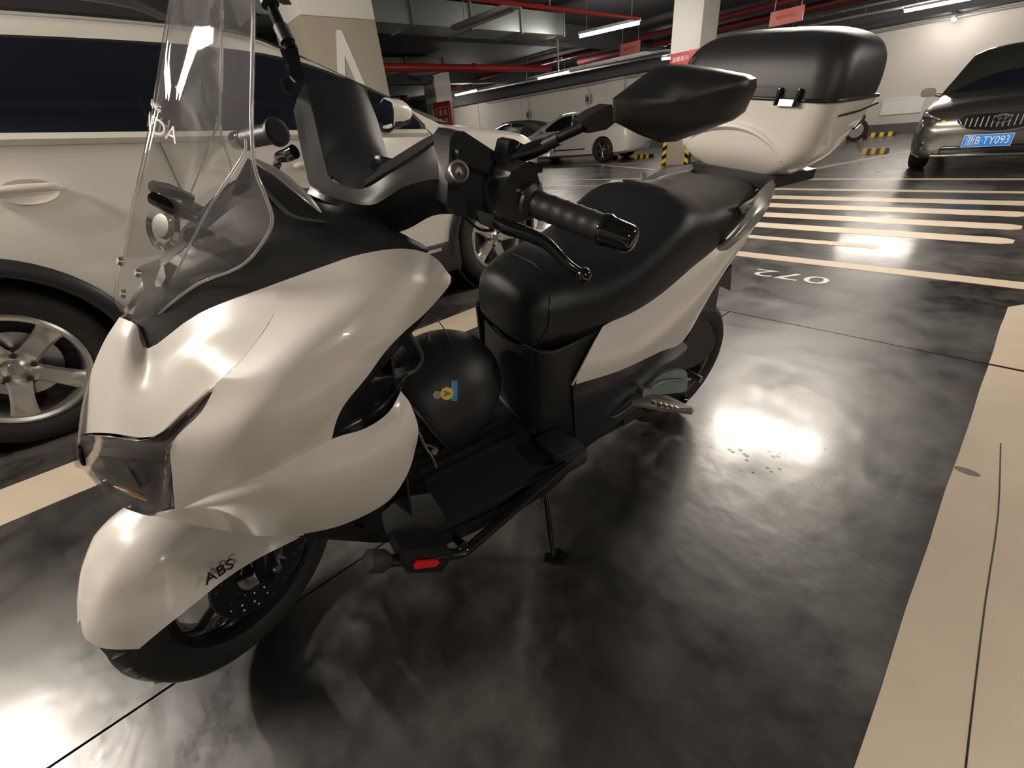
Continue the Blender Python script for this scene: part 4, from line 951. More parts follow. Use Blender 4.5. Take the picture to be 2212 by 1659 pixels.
# ---- front wheel assembly in its steered frame
ST = math.radians(34); WC = np.array([.030, -.080, .261])
fw = np.array([math.cos(ST), math.sin(ST), 0]); lt = np.array([-math.sin(ST), math.cos(ST), 0])
MW = Matrix(((fw[0], 0, lt[0], WC[0]), (fw[1], 0, lt[1], WC[1]), (0, 1, 0, WC[2]), (0, 0, 0, 1)))
def scooter_wheel(M, R_, wd, disc=True):
    h = wd / 2; rim = R_ - .085
    ty = lathe('tyre', [(rim, -h * .7), (rim + .02, -h * .95), (R_ - .03, -h), (R_ - .012, -h * .72), (R_, 0), (R_ - .012, h * .72), (R_ - .03, h), (rim + .02, h * .95), (rim, h * .7)], M_['rubber'], sco, 72, M, closed=True, sharp=60)
    # tread grooves
    bm = bmesh.new()
    for k in range(36):
        a = 2 * math.pi * k / 36
        for s_ in (-1, 1):
            p = [M @ Vector(((R_ - .0062) * math.cos(a + da), (R_ - .0062) * math.sin(a + da), s_ * z)) for da, z in ((0, .004), (.06, h * .35))] + [M @ Vector(((R_ - .0165) * math.cos(a + .10), (R_ - .0165) * math.sin(a + .10), s_ * h * .72))]
            tubebm(bm, p, .0042, 5)
    frombm('tread_groove', bm, M_['blk'], ty)
    rm = lathe('rim', [(rim - .004, -h * .8), (rim + .008, -h * .8), (rim + .010, -h * .7), (rim + .004, h * .66), (rim + .010, h * .7), (rim + .008, h * .82), (rim - .006, h * .8), (rim - .016, h * .4), (rim - .016, -h * .4)], M_['gloss'], sco, 64, M, closed=True)
    lathe('hub', [(0, -h * .7), (.035, -h * .7), (.03, -h * .3), (.028, h * .3), (.038, h * .6), (0, h * .6)], M_['gloss'], rm, 24, M)
    for k in range(5):
        a = .5 + 2 * math.pi * k / 5
        for s_ in (-1, 1):
            bm = bmesh.new(); P = []
            for q, da in ((.03, 0), (rim * .5, s_ * .10), (rim - .008, s_ * .26)): P.append(M @ Vector((q * math.cos(a + da), q * math.sin(a + da), 0)))
            tubebm(bm, P, [.011, .008, .010], 8); frombm('spoke', bm, M_['gloss'], rm)
    return ty, rm
ty, rm = scooter_wheel(MW, .261, .10)
# perforated brake disc
def perforated(name, M, r0, r1, z, th, m, parent):
    bm = bmesh.new(); E_ = []
    def circ(cx, cy, r, n):
        vs = [bm.verts.new((cx + r * math.cos(2 * math.pi * k / n), cy + r * math.sin(2 * math.pi * k / n), 0)) for k in range(n)]
        for k in range(n): E_.append(bm.edges.new((vs[k], vs[(k + 1) % n])))
    circ(0, 0, r1, 72); circ(0, 0, r0, 48)
    for k in range(18):
        a = 2 * math.pi * k / 18
        circ((r1 - .012) * math.cos(a), (r1 - .012) * math.sin(a), .0032, 8)
        circ((r1 - .024) * math.cos(a + .12), (r1 - .024) * math.sin(a + .12), .0032, 8)
        circ((r0 + .010) * math.cos(a + .2), (r0 + .010) * math.sin(a + .2), .0028, 8)
    bmesh.ops.triangle_fill(bm, edges=E_, use_beauty=True)
    r = bmesh.ops.extrude_face_region(bm, geom=list(bm.faces))
    for v in r['geom']:
        if isinstance(v, bmesh.types.BMVert): v.co.z += th
    for v in bm.verts: v.co = M @ (v.co + Vector((0, 0, z)))
    return frombm(name, bm, m, parent, False)
DZ = .062
perforated('brake_disc', MW, .062, .118, DZ, .004, M_['dmetal'], sco)
lathe('disc_edge', [(.1175, DZ - .0005), (.1192, DZ), (.1192, DZ + .004), (.1175, DZ + .0045)], M_['steel'], sco, 72, MW, closed=True)
bm = bmesh.new()
for k in range(5):
    a = 2 * math.pi * k / 5; tubebm(bm, [MW @ Vector((.03 * math.cos(a), .03 * math.sin(a), DZ)), MW @ Vector((.066 * math.cos(a + .3), .066 * math.sin(a + .3), DZ + .002))], [.009, .006], 6)
frombm('disc_carrier', bm, M_['gloss'], sco)
lathe('tone_ring', [(.044, DZ + .004), (.052, DZ + .006), (.052, DZ + .003), (.044, DZ + .003)], M_['steel'], sco, 48, MW, closed=True)
lathe('axle_nut', [(0, .112), (.009, .112), (.011, .108), (.011, .098), (.017, .096), (.017, .088), (0, .088)], M_['chrome'], sco, 12, MW)
tube('axle', [MW @ Vector((0, 0, -.1)), MW @ Vector((0, 0, .095))], .008, M_['steel'], sco, 10)
# fork legs (raked), caliper, reflector
def FWp(x, y, z): return MW @ Vector((x, y, z))          # wheel forward, up, left
for s_ in (1, -1):
    tube('fork_leg', [FWp(.012, -.025, s_ * .083), FWp(-.0, .03, s_ * .083), FWp(-.06, .17, s_ * .085), FWp(-.10, .27, s_ * .085)], [.022, .027, .025, .024], M_['gloss'], sco, 16, sm=3)
    tube('fork_tube', [FWp(-.085, .24, s_ * .085), FWp(-.17, .47, s_ * .085)], .016, M_['steel'], sco, 14)
slab('caliper', [tuple(FWp(-.045, .015, .105)), tuple(FWp(-.125, .02, .105)), tuple(FWp(-.14, .09, .105)), tuple(FWp(-.085, .12, .105)), tuple(FWp(-.045, .08, .105))], .05, M_['gloss'], raw=True, bev=.008, d=tuple(-lt))
q = FWp(-.082, .20, .112); lathe('reflector', [(0, .006), (.019, .006), (.023, 0), (.023, -.006), (0, -.006)], M_['amber'], sco, 20, axisM(q, tuple(lt + np.array([0, 0, .2]))))
tube('brake_hose', [FWp(-.09, .10, .11), FWp(-.05, .18, .13), FWp(-.10, .27, .12), FWp(-.16, .36, .10)], .005, M_['blk'], sco, 8, sm=4)
# front mudguard
fen = [
 [(173, 1338, .04), (183, 1378, .060), (215, 1398, .080), (250, 1403, .095), (300, 1402, .105)],
 [(183, 1285, .03), (205, 1330, .062), (245, 1355, .085), (300, 1365, .10), (350, 1360, .105)],
 [(205, 1230, .020), (235, 1265, .058), (290, 1290, .080), (350, 1305, .094), (418, 1306, .095)],
 [(245, 1175, .010), (285, 1205, .050), (345, 1230, .078), (415, 1245, .078), (487, 1251, .074)],
 [(290, 1125, -.008), (345, 1150, .034), (410, 1175, .058), (480, 1192, .050), (560, 1205, .044)],
 [(350, 1070, -.035), (420, 1100, .005), (490, 1125, .026), (570, 1140, .014), (655, 1156, .002)],
 [(450, 1030, -.09), (510, 1050, -.06), (570, 1075, -.035), (640, 1100, -.02), (710, 1110, -.025)]]
G = gridpts(LL(fen), 4, 4)
def reflW(G):
    d = (G - WC) @ lt; return G - 2 * d[..., None] * lt
# pull the ridge row on to the wheel plane, then mirror across it
d0 = ((G[:, 0] - WC) @ lt)
G = np.array(G); sh = d0[:, None] * np.linspace(1, 0, G.shape[1])[None, :] ** 2
H2 = reflW(G)
sq = np.clip(.30 + np.linspace(0, 1.4, G.shape[0]), 0, 1)[:, None, None]
H2 = H2[:, :1] + (H2 - H2[:, :1]) * sq
GG = np.concatenate([H2[:, ::-1][:, :-1] + 2 * (d0[:, None, None]) * lt, G], axis=1)
du = np.gradient(GG, axis=1); dv = np.gradient(GG, axis=0); N = np.cross(du, dv)
gridmesh('front_mudguard', GG, M_['pearl'], sco, .003 * (1 if N[..., 2].sum() > 0 else -1), 60)
for s_ in (0,): text_on('lettering', 'ABS', L(433, 1262, .097), L(512, 1210, .068), L(440, 1200, .078), .030, M_['blk'], sco, sx=1.0, depth=.0012)
# ---- leg shield inner, glove pocket
lsr = [[(974, 597, .213), (870, 715, .245), (745, 872, .24), (717, 948, .225)], [(965, 600, .16), (885, 715, .19), (790, 845, .19), (735, 950, .19)]]
panel('leg_shield', LL(lsr) + [[np.array(p) for p in ((-.37, 0, .88), (-.325, 0, .76), (-.30, 0, .62), (-.28, 0, .48))]], M_['satin'], thick=.004, raw=True)
panel('side_duct', [[(717, 948, .226), (760, 943, .222), (810, 925, .215), (848, 890, .206), (866, 845, .2)],
                    [(722, 930, .215), (765, 905, .195), (810, 885, .185), (845, 860, .185), (862, 842, .19)],
                    [(750, 868, .235), (790, 830, .215), (830, 820, .2), (862, 815, .185), (885, 805, .17)]], M_['satin'], thick=.003)
panel('glove_pocket', [[(880, 716, .205), (897, 740, .19), (911, 768, .17), (905, 790, .165), (885, 806, .165), (840, 815, .18), (790, 822, .215)],
                       [(862, 735, .215), (880, 760, .18), (888, 775, .15), (882, 785, .14), (868, 793, .14), (835, 800, .16), (805, 805, .215)]], M_['matte'], thick=.003)
tube('pocket_lip', [L(880, 716, .208), L(897, 740, .193), L(911, 768, .173), L(905, 790, .168), L(885, 806, .168), L(840, 815, .183), L(790, 822, .218)], .0035, M_['grey'], sco, 8, sm=5)
panel('front_tunnel', [[np.array(p) for p in r] for r in ([(-.335, 0, .80), (-.325, 0, .66), (-.31, 0, .52), (-.30, 0, .42)], [(-.335, .12, .80), (-.325, .13, .66), (-.31, .14, .52), (-.30, .15, .42)], [(-.33, .185, .80), (-.315, .20, .66), (-.30, .21, .52), (-.29, .215, .42)])], M_['satin'], thick=.004, raw=True)
# ---- floor board
FZ = .418
def lbox(name, x0, x1, y0, y1, z0, z1, m, bev=.004, parent=None): return box(name, ((x0 + x1) / 2, (y0 + y1) / 2, (z0 + z1) / 2), (abs(x1 - x0), abs(y1 - y0), abs(z1 - z0)), m, parent or sco, bev=bev)
fb = lbox('floor_board', -.72, -.25, -.235, .235, FZ - .05, FZ, M_['matte'], .012)
for k in range(8):
    y = -.105 + .03 * k
    lbox('floor_rib', -.60, -.36, y - .006, y + .006, FZ - .002, FZ + .006, M_['matte'], .002, fb)
for s_ in (1, -1):
    fp = slab('foot_plate', [tuple(p * np.array([1, s_, 1])) for p in (L(822, 1110, .20), L(862, 1075, .19), L(930, 1065, .19), L(985, 1155, .235), L(880, 1165, .24), L(832, 1150, .235))], .012, M_['matte'], raw=True, bev=.004, d=(0, 0, -1))
    panel_rows = [[(-.20, .20, .50), (-.25, .215, .455), (-.30, .235, .42), (-.45, .245, .405), (-.60, .245, .405), (-.72, .225, .42)],
                  [(-.18, .17, .47), (-.25, .20, .42), (-.30, .23, .375), (-.45, .24, .355), (-.60, .24, .355), (-.72, .215, .37)],
                  [(-.10, .10, .43), (-.22, .14, .37), (-.32, .18, .32), (-.45, .19, .30), (-.60, .19, .30), (-.72, .17, .32)]]
    rows = [[np.array((a_, b_ * s_, c__)) for a_, b_, c__ in r] for r in panel_rows]
    gridmesh('floor_side_skirt', gridpts(rows, 3, 3), M_['satin'], sco)
    slab('lower_front_cover', [tuple(np.array(p) * np.array([1, s_, 1])) for p in (L(655, 1153, .17), L(760, 1128, .19), L(838, 1085, .2), L(825, 1110, .21), L(828, 1150, .225), L(880, 1172, .23), L(800, 1172, .2), L(700, 1165, .17))], .06, M_['satin'], raw=True, bev=.004, d=(0, -s_, 0))
    box('rear_step', (-.655, s_ * .19, FZ + .012), (.07, .075, .03), M_['matte'], sco, bev=.006)
    # crash bar with end bumper and reflector
    cb = [L(832, 1212, .285), L(880, 1208, .285), L(985, 1196, .285), L(1015, 1182, .28), L(1110, 1100, .27), L(1222, 1002, .255)]
    cb = [(p[0], p[1] * s_, p[2]) for p in cb]
    bar = tube('crash_bar', cb, .0105, M_['gloss'], sco, 14, sm=3)
    tube('bar_end', [L(794, 1212, .289) * np.array([1, s_, 1]), L(798, 1212, .289) * np.array([1, s_, 1]), L(826, 1212, .287) * np.array([1, s_, 1]), L(832, 1212, .286) * np.array([1, s_, 1])], [.015, .0185, .0185, .015], M_['rubber'], bar, 18)
    blk = slab('bar_block', [tuple(np.array(p) * np.array([1, s_, 1])) for p in (L(868, 1190, .29), L(965, 1182, .29), L(980, 1200, .295), L(955, 1236, .298), L(880, 1238, .298), L(862, 1215, .295))], .045, M_['satin'], parent=bar, raw=True, bev=.006, d=(0, -s_, 0))
    slab('red_reflector', [tuple(np.array(p) * np.array([1, s_, 1])) for p in (L(893, 1222, .3005), L(900, 1214, .3005), L(948, 1211, .3005), L(950, 1216, .3005), L(942, 1224, .3005), L(897, 1230, .3005))], .004, M_['red'], parent=bar, raw=True, bev=.001, d=(0, -s_, 0))
    tube('bar_bracket', [(-.36, s_ * .28, L(985, 1196, .285)[2]), (-.36, s_ * .17, .34)], .009, M_['gloss'], bar, 8)
    tube('bar_bracket', [(-.62, s_ * .255, L(1200, 1020, .255)[2]), (-.62, s_ * .17, .34)], .009, M_['gloss'], bar, 8)
# ---- side stand, centre
ft = W2L(WP(1198, 1208, 2, .008)); tp = np.array([-.66, .14, .27])
std = tube('side_stand', [tp, tp * .5 + ft * .5, ft + np.array([0, -.01, .01])], [.011, .010, .009], M_['gloss'], sco, 10)
fx = ft
slab('stand_foot', [tuple(fx + np.array(v)) for v in ((.03, -.012, .004), (.012, -.026, .004), (-.03, -.02, .004), (-.042, .012, .004), (-.012, .026, .004))], .006, M_['gloss'], parent=std, raw=True, bev=.001, d=(0, -.14, -1))
tube('stand_spring', [tp + np.array([.02, .0, -.01]), tp + np.array([.015, .02, -.10])], .006, M_['steel'], std, 8)
# ---- body under the seat
def ringx(x, hw, zb, zt, zc, wb=None, n=3):
    """section across the scooter at x: bottom edge zb, shoulder zt, crown zc"""
    wb = wb or hw * .96
    return [(x, -wb, zb), (x, -hw, zb + (zt - zb) * .45), (x, -hw * .93, zt), (x, -hw * .62, zc - (zc - zt) * .22), (x, 0, zc), (x, hw * .62, zc - (zc - zt) * .22), (x, hw * .93, zt), (x, hw, zb + (zt - zb) * .45), (x, wb, zb), (x, wb * .5, zb - .01), (x, 0, zb - .012), (x, -wb * .5, zb - .01)]
seat = [ringx(-.628, .06, .675, .715, .735), ringx(-.634, .095, .664, .728, .757), ringx(-.648, .114, .657, .742, .778), ringx(-.68, .130, .656, .752, .797), ringx(-.73, .148, .664, .760, .808),
        ringx(-.80, .166, .678, .768, .812), ringx(-.88, .173, .694, .793, .826), ringx(-.95, .173, .710, .828, .866), ringx(-1.01, .170, .729, .858, .905), ringx(-1.06, .165, .742, .860, .908), ringx(-1.12, .158, .756, .856, .896),
        ringx(-1.20, .148, .795, .860, .894), ringx(-1.28, .134, .828, .866, .895), ringx(-1.34, .112, .835, .866, .890), ringx(-1.385, .08, .840, .862, .880), ringx(-1.405, .04, .845, .858, .868)]
st = loft('seat', seat, M_['vinyl'], sco, n=4, k=3, sharp=60)
tube('seat_seam', [(-.642, .112, .665), (-.665, .126, .70), (-.672, .124, .745), (-.69, .09, .785), (-.70, .04, .802), (-.70, 0, .8035), (-.70, -.05, .802)], .0014, M_['satin'], st, 6, sm=5)
tube('seat_piping', [(-1.13, .15, .78), (-1.10, .146, .84), (-1.06, .115, .878), (-1.035, .06, .907), (-1.03, 0, .911), (-1.035, -.06, .907), (-1.06, -.115, .878), (-1.1, -.146, .84)], .0022, M_['vinyl'], st, 6, sm=5)
panel('under_seat_front_cover', [
 [(1049, 690, -.10), (1085, 727, .0), (1130, 748, .085), (1152, 753, .117)],
 [(1052, 760, -.11), (1090, 803, .0), (1132, 835, .09), (1156, 846, .122)],
 [(1056, 830, -.115), (1098, 882, .0), (1132, 918, .09), (1151, 934, .125)]], M_['matte'], mirror=False, thick=.004)
panel('under_seat_cover', [
 [(1152, 753, .117), (1165, 757, .132), (1200, 757, .152), (1250, 735, .162), (1302, 708, .168)],
 [(1156, 846, .122), (1172, 850, .138), (1205, 850, .157), (1240, 810, .17), (1272, 770, .177)],
 [(1151, 934, .125), (1170, 942, .142), (1212, 940, .16), (1232, 880, .172), (1238, 834, .18)],
 [(1153, 952, .125), (1172, 958, .142), (1215, 955, .16), (1240, 950, .17), (1246, 945, .178)]], M_['matte'], thick=.004)
tube('cover_lip', [L(1052, 826, -.11), L(1078, 852, -.04), L(1105, 884, .03), L(1135, 916, .095), L(1152, 934, .127)], .005, M_['grey'], sco, 8, sm=4, flat=.5)
tube('cover_lip', [L(1052, 838, -.11), L(1078, 866, -.04), L(1105, 898, .03), L(1135, 930, .095)], .003, M_['satin'], sco, 8, sm=4, flat=.5)
tube('cover_seam', [L(1065, 705, -.06), L(1100, 738, .02), L(1118, 748, .06), L(1135, 746, .09), L(1165, 760, .135), L(1200, 759, .155), L(1250, 737, .165)], .0018, M_['grey'], sco, 6, sm=4)
panel('lower_side_cover', [
 [(1236, 834, .178), (1330, 803, .182), (1420, 763, .176), (1476, 737, .16)],
 [(1240, 870, .185), (1320, 845, .185), (1400, 805, .17), (1480, 760, .13)],
 [(1243, 945, .178), (1290, 920, .17), (1340, 875, .15), (1400, 830, .12)]], M_['satin'], thick=.004)
panel('frame_cover', [
 [(1243, 940, .178), (1290, 915, .17), (1345, 872, .15), (1400, 832, .12)],
 [(1236, 990, .16), (1290, 950, .15), (1350, 905, .13), (1395, 870, .11)],
 [(1225, 985, .05), (1280, 940, .05), (1330, 900, .05), (1385, 850, .05)]], M_['satin'], thick=.004)
tail = [
 [(1302, 705, .168), (1400, 650, .172), (1480, 590, .17), (1537, 542, .158), (1580, 498, .145), (1625, 440, .125), (1676, 380, .085)],
 [(1283, 740, .182), (1390, 695, .192), (1470, 640, .19), (1535, 585, .178), (1582, 530, .162), (1632, 465, .135), (1678, 390, .088)],
 [(1258, 790, .188), (1370, 760, .2), (1460, 700, .198), (1525, 635, .184), (1575, 568, .165), (1630, 490, .135), (1676, 405, .085)],
 [(1235, 833, .18), (1340, 800, .188), (1425, 760, .186), (1476, 736, .178), (1530, 645, .158), (1600, 530, .125), (1668, 425, .075)]]
panel('tail_panel', tail, M_['pearl'])
panel('tail_rear', [[(1476, 736, .176), (1530, 645, .156), (1600, 530, .123), (1668, 425, .073)], [(1480, 720, .08), (1530, 630, .07), (1598, 520, .05), (1660, 420, .03)]], M_['satin'], thick=.003)
# grab rail and rear carrier
panel('grab_rail', [
 [(1537, 538, .150), (1558, 528, .160), (1585, 502, .170), (1612, 466, .172), (1632, 436, .165), (1650, 408, .148), (1670, 385, .12)],
 [(1543, 546, .155), (1562, 536, .167), (1595, 508, .180), (1625, 472, .183), (1645, 446, .175), (1660, 420, .158), (1674, 390, .125)],
 [(1550, 553, .152), (1570, 541, .165), (1603, 513, .180), (1638, 480, .185), (1660, 448, .178), (1667, 428, .160), (1677, 395, .125)]], M_['grab'], thick=.016)
panel('grab_rail_bracket', [[(1596, 448, .12), (1612, 436, .15), (1632, 425, .165)], [(1598, 460, .12), (1612, 458, .15), (1625, 448, .168)]], M_['grab'], thick=.014)
panel('tail_top', [[(1560, 500, .12), (1590, 470, .115), (1612, 430, .10), (1650, 395, .07)], [(1520, 470, .0), (1570, 410, .0), (1600, 395, .0), (1640, 385, .0)]], M_['grab'], thick=.006)
lbox('rack_plate', -1.58, -1.37, -.11, .11, .868, .885, M_['matte'], .006)
slab('rack_base', [tuple(p) for p in ((-1.37, -.13, .902), (-1.37, .13, .902), (-1.56, .13, .902), (-1.56, -.13, .902))], .025, M_['satin'], raw=True, bev=.005, d=(0, 0, -1))
for s_ in (1, -1): tube('rack_stay', [(-1.33, s_ * .09, .84), (-1.45, s_ * .09, .872), (-1.56, s_ * .07, .872)], .010, M_['satin'], sco, 8, sm=3)
# rear wheel, engine side
MR = Matrix(((1, 0, 0, -1.385), (0, 0, 1, -.045), (0, 1, 0, .25), (0, 0, 0, 1)))
ty2, rm2 = scooter_wheel(MR, .25, .11)
panel('rear_mudguard', [[(-1.10 - .0, .075, .46), (-1.2, .08, .555), (-1.34, .08, .59), (-1.48, .07, .565), (-1.60, .05, .47)], [(-1.10, .0, .48), (-1.2, .0, .585), (-1.34, .0, .62), (-1.49, .0, .59), (-1.62, .0, .48)]] and
      [[np.array(p) for p in r] for r in ([(-1.10, .075, .44), (-1.2, .08, .54), (-1.30, .08, .565)], [(-1.10, .0, .46), (-1.2, .0, .57), (-1.31, .0, .60)])], M_['satin'], thick=.003, raw=True)
slab('plate_bracket', [(1552, 608, .06), (1581, 572, .05), (1578, 628, .05), (1561, 618, .06)], .10, M_['satin'], bev=.003)
slab('plate_bracket', [(1516, 662, .07), (1552, 600, .065), (1556, 610, .065), (1546, 668, .07)], .12, M_['satin'], bev=.003)
M_['cvt'] = mat('blue grey engine cover', (0.16, 0.19, 0.19), 0.32, metal=.3)
cv = slab('transmission_cover', [(1388, 856, .13), (1408, 826, .135), (1432, 808, .138), (1456, 800, .138), (1474, 799, .135), (1484, 806, .13), (1485, 832, .135), (1480, 846, .14), (1440, 851, .142)], .05, M_['cvt'], bev=.010, sm=3)
tube('cover_rib', [L(1405, 838, .142), L(1440, 823, .1445), L(1480, 822, .14)], .004, M_['cvt'], cv, 8, sm=3)
slab('gear_case', [(1380, 858, .125), (1440, 850, .13), (1476, 846, .13), (1484, 858, .125), (1481, 866, .12), (1470, 872, .12), (1440, 882, .12), (1400, 892, .12)], .05, M_['gloss'], bev=.006)
lathe('case_bolt', [(0, .012), (.012, .010), (.014, 0), (0, 0)], M_['gloss'], sco, 12, axisM(L(1478, 862, .125), (-.6, .8, 0)))
slab('air_box', [(1372, 812, .13), (1420, 775, .135), (1478, 742, .13), (1498, 700, .115), (1510, 684, .105), (1524, 688, .10), (1540, 712, .10), (1545, 742, .10), (1530, 768, .11), (1500, 792, .12), (1455, 805, .125), (1410, 822, .13)], .06, M_['matte'], bev=.012, sm=3)
lbox('engine_block', -1.25, -.75, -.10, .09, .22, .42, M_['dmetal'], .02)
tube('rear_axle', [(-1.385, -.14, .25), (-1.385, .09, .25)], .012, M_['steel'], sco, 12)
slab('swing_arm', [(-1.0, .10, .34), (-1.0, .10, .24), (-1.30, .10, .25), (-1.31, .10, .29)], .03, M_['dmetal'], raw=True, bev=.005)
tube('exhaust', [(-.85, -.14, .22), (-1.1, -.16, .24), (-1.25, -.17, .28), (-1.62, -.17, .36)], [.02, .03, .05, .048], M_['satin'], sco, 16, sm=3)
# pillion foot peg
M_['pegalu'] = mat('cast aluminium', (0.42, 0.40, 0.36), 0.36, metal=.8)
PEG = [(1364, 866, .205), (1387, 858, .195), (1403, 851, .20), (1415, 854, .21), (1429, 852, .225), (1442, 854, .24), (1495, 880, .315), (1500, 885, .32), (1495, 890, .32), (1436, 884, .27), (1365, 870, .215)]
pp = [L(*p) for p in PEG]; zm = float(np.mean([p[2] for p in pp]))
for s_ in (1, -1):
    pg = slab('pillion_peg', [tuple(p * np.array([1, s_, 1])) for p in pp], .008, M_['pegalu'], raw=True, bev=.002, d=(0, 0, -1))
    slab('peg_pivot', [tuple(L(*p) * np.array([1, s_, 1])) for p in ((1388, 858, .185), (1390, 842, .185), (1400, 840, .185), (1404, 852, .185))], .02, M_['pegalu'], parent=pg, raw=True, bev=.003, d=(0, -s_, 0))
    for k in range(5):
        p = L(1412 + 12 * k, 872 + 3.2 * k, .235 + .015 * k)
        box('peg_tooth', (p[0], p[1] * s_, p[2] + .004), (.006, .012, .008), M_['pegalu'], pg, bev=.001)
tube('brake_cable', [L(1280, 905, .15), L(1330, 900, .16), L(1375, 868, .15), L(1420, 850, .13)], .005, M_['blk'], sco, 6, sm=4)
# ---- top box
def rrect(x0, x1, w0, w1, z, r, n=5, dz=0):
    """rounded rectangle in plan: front x0 half width w0, rear x1 half width w1"""
    P = []
    for (cx, cy, a0) in ((x0 - r, w0 - r, 0), (x1 + r, w1 - r, 90), (x1 + r, -(w1 - r), 180), (x0 - r, -(w0 - r), 270)):
        for k in range(n):
            a = math.radians(a0 + 90 * k / (n - 1)); P.append((cx + r * math.cos(a), cy + r * math.sin(a), z + dz * (x0 - (cx + r * math.cos(a)))))
    return P
tb = loft('top_box', [rrect(-1.405, -1.50, .09, .08, .890, .035), rrect(-1.385, -1.545, .135, .12, .905, .05), rrect(-1.355, -1.575, .182, .162, .945, .055), rrect(-1.342, -1.608, .200, .182, 1.005, .055), rrect(-1.332, -1.630, .207, .190, 1.064, .05)], M_['pearl'], sco, n=3, sharp=60)
lid = loft('lid', [rrect(-1.330, -1.622, .209, .188, 1.066, .05), rrect(-1.332, -1.626, .209, .188, 1.10, .055), rrect(-1.342, -1.616, .200, .184, 1.145, .06), rrect(-1.366, -1.606, .178, .162, 1.175, .07), rrect(-1.41, -1.56, .13, .12, 1.192, .06), rrect(-1.46, -1.52, .05, .05, 1.197, .03)], M_['matte'], tb, n=3, sharp=60)
# ---- top box details
tube('lid_seal', [tuple(p) for p in rrect(-1.331, -1.632, .208, .191, 1.065, .05)] + [rrect(-1.331, -1.632, .208, .191, 1.065, .05)[0]], .004, M_['satin'], tb, 8)
for y in (.12, -.12):
    h1 = slab('hinge', [(-1.322, y - .016, 1.066), (-1.322, y + .016, 1.066), (-1.320, y + .016, 1.054), (-1.320, y - .016, 1.054)], .012, M_['steel'], parent=tb, raw=True, bev=.003, d=(-1, 0, 0))
    for q in (-.022, .022): box('hinge_hook', (-1.326, y + q, 1.07), (.016, .008, .034), M_['gloss'], tb, bev=.003)
for s_ in (1, -1):
    G = []
    for a, (zl, zh) in ((0, (.955, .965)), (.25, (.95, 1.0)), (.5, (.948, 1.015)), (.75, (.95, 1.0)), (1, (.955, .965))):
        y = s_ * (.015 + .14 * a)
        G.append([(-1.343 + .006 * math.sin(math.pi * a) - .0 * t, y, zl + (zh - zl) * t - .01) for t in (0, .5, 1)])
    slot = tube('box_lamp_slot', [(-1.40, s_ * .203, 1.035), (-1.50, s_ * .201, 1.04), (-1.60, s_ * .194, 1.05)], .0022, M_['satin'], tb, 6)
    # long chrome-edged reflector wrapping the rear corner
    tube('box_reflector', [(-1.54, s_ * .188, 1.00), (-1.59, s_ * .175, 1.02), (-1.620, s_ * .12, 1.035), (-1.626, s_ * .05, 1.038)], [.004, .009, .010, .010], M_['chrome'], tb, 8, sm=3, flat=.6)
# recessed thumb scoop on the front of the box (raised rounded lip)
sc_ = [(-1.360, .13, .940), (-1.353, .10, .975), (-1.347, .04, 1.0), (-1.346, -.03, 1.003), (-1.350, -.10, .985), (-1.362, -.15, .945)]
tube('scoop_lip', sc_, [.004, .012, .015, .015, .012, .004], M_['pearl'], tb, 10, sm=5, flat=.6)
slab('lid_panel', [(-1.330, .10, 1.085), (-1.330, -.17, 1.085), (-1.342, -.17, 1.14), (-1.362, -.12, 1.168), (-1.362, .08, 1.168), (-1.342, .12, 1.14)], .02, M_['matte'], parent=lid, raw=True, bev=.004, d=(-1, 0, 0))
# ---- handlebar cover and meter
cov = [[(660, 178, -.23), (680, 262, -.17), (700, 345, -.09), (714, 385, -.04), (752, 403, .0), (790, 406, .05), (850, 370, .09), (920, 325, .11), (968, 288, .135)],
       [(645, 205, -.225), (662, 285, -.165), (678, 355, -.095), (690, 400, -.045), (735, 418, .01), (792, 428, .065), (862, 390, .1), (926, 352, .122), (974, 338, .15)],
       [(634, 238, -.21), (647, 305, -.155), (660, 365, -.10), (672, 402, -.055), (720, 425, .015), (800, 443, .075), (870, 405, .105), (930, 388, .13), (974, 392, .152)]]
panel('handlebar_front_cover', cov, M_['grey'], mirror=False, thick=.004, n=5)  # lighter plastic than the other faces: brightness of the lit facet as colour
far = [[(660, 178, -.23), (680, 262, -.17), (700, 345, -.09), (714, 385, -.04)],
       [(695, 172, -.24), (712, 250, -.18), (728, 320, -.13), (735, 345, -.08)],
       [(755, 170, -.25), (778, 240, -.20), (800, 310, -.15), (812, 335, -.12)],
       [(785, 190, -.25), (812, 250, -.22), (833, 320, -.17), (838, 342, -.15)]]
panel('handlebar_right_cover', far, M_['matte'], mirror=False, thick=.004, n=5)
panel('handlebar_left_cover', [[(790, 406, .05), (850, 370, .09), (920, 325, .11), (968, 288, .135)],
       [(800, 380, .0), (855, 345, .05), (930, 300, .07), (985, 284, .12)]], M_['matte'], mirror=False, thick=.004, n=5, flip=False)
mt = panel('meter_display', [[(714, 385, -.045), (752, 403, .0), (790, 406, .05), (850, 370, .085)],
       [(706, 330, -.08), (755, 328, -.05), (810, 335, -.01), (862, 345, .04)]], M_['gloss'], mirror=False, thick=.006, n=5)
panel('handlebar_under_cover', [
  [(672, 402, -.055), (720, 427, .015), (800, 443, .075), (872, 405, .105), (932, 386, .13), (976, 390, .152)],
  [(650, 440, -.06), (730, 462, .02), (810, 470, .07), (880, 440, .105), (940, 415, .13), (985, 420, .15)],
  [(640, 470, -.05), (720, 490, .0), (830, 505, .05), (880, 495, .09), (935, 466, .12), (988, 462, .145)]], M_['satin'], mirror=False, thick=.004)
tube('steering_stem', [L(790, 470, .02), L(800, 560, .02)], .05, M_['satin'], sco, 20)
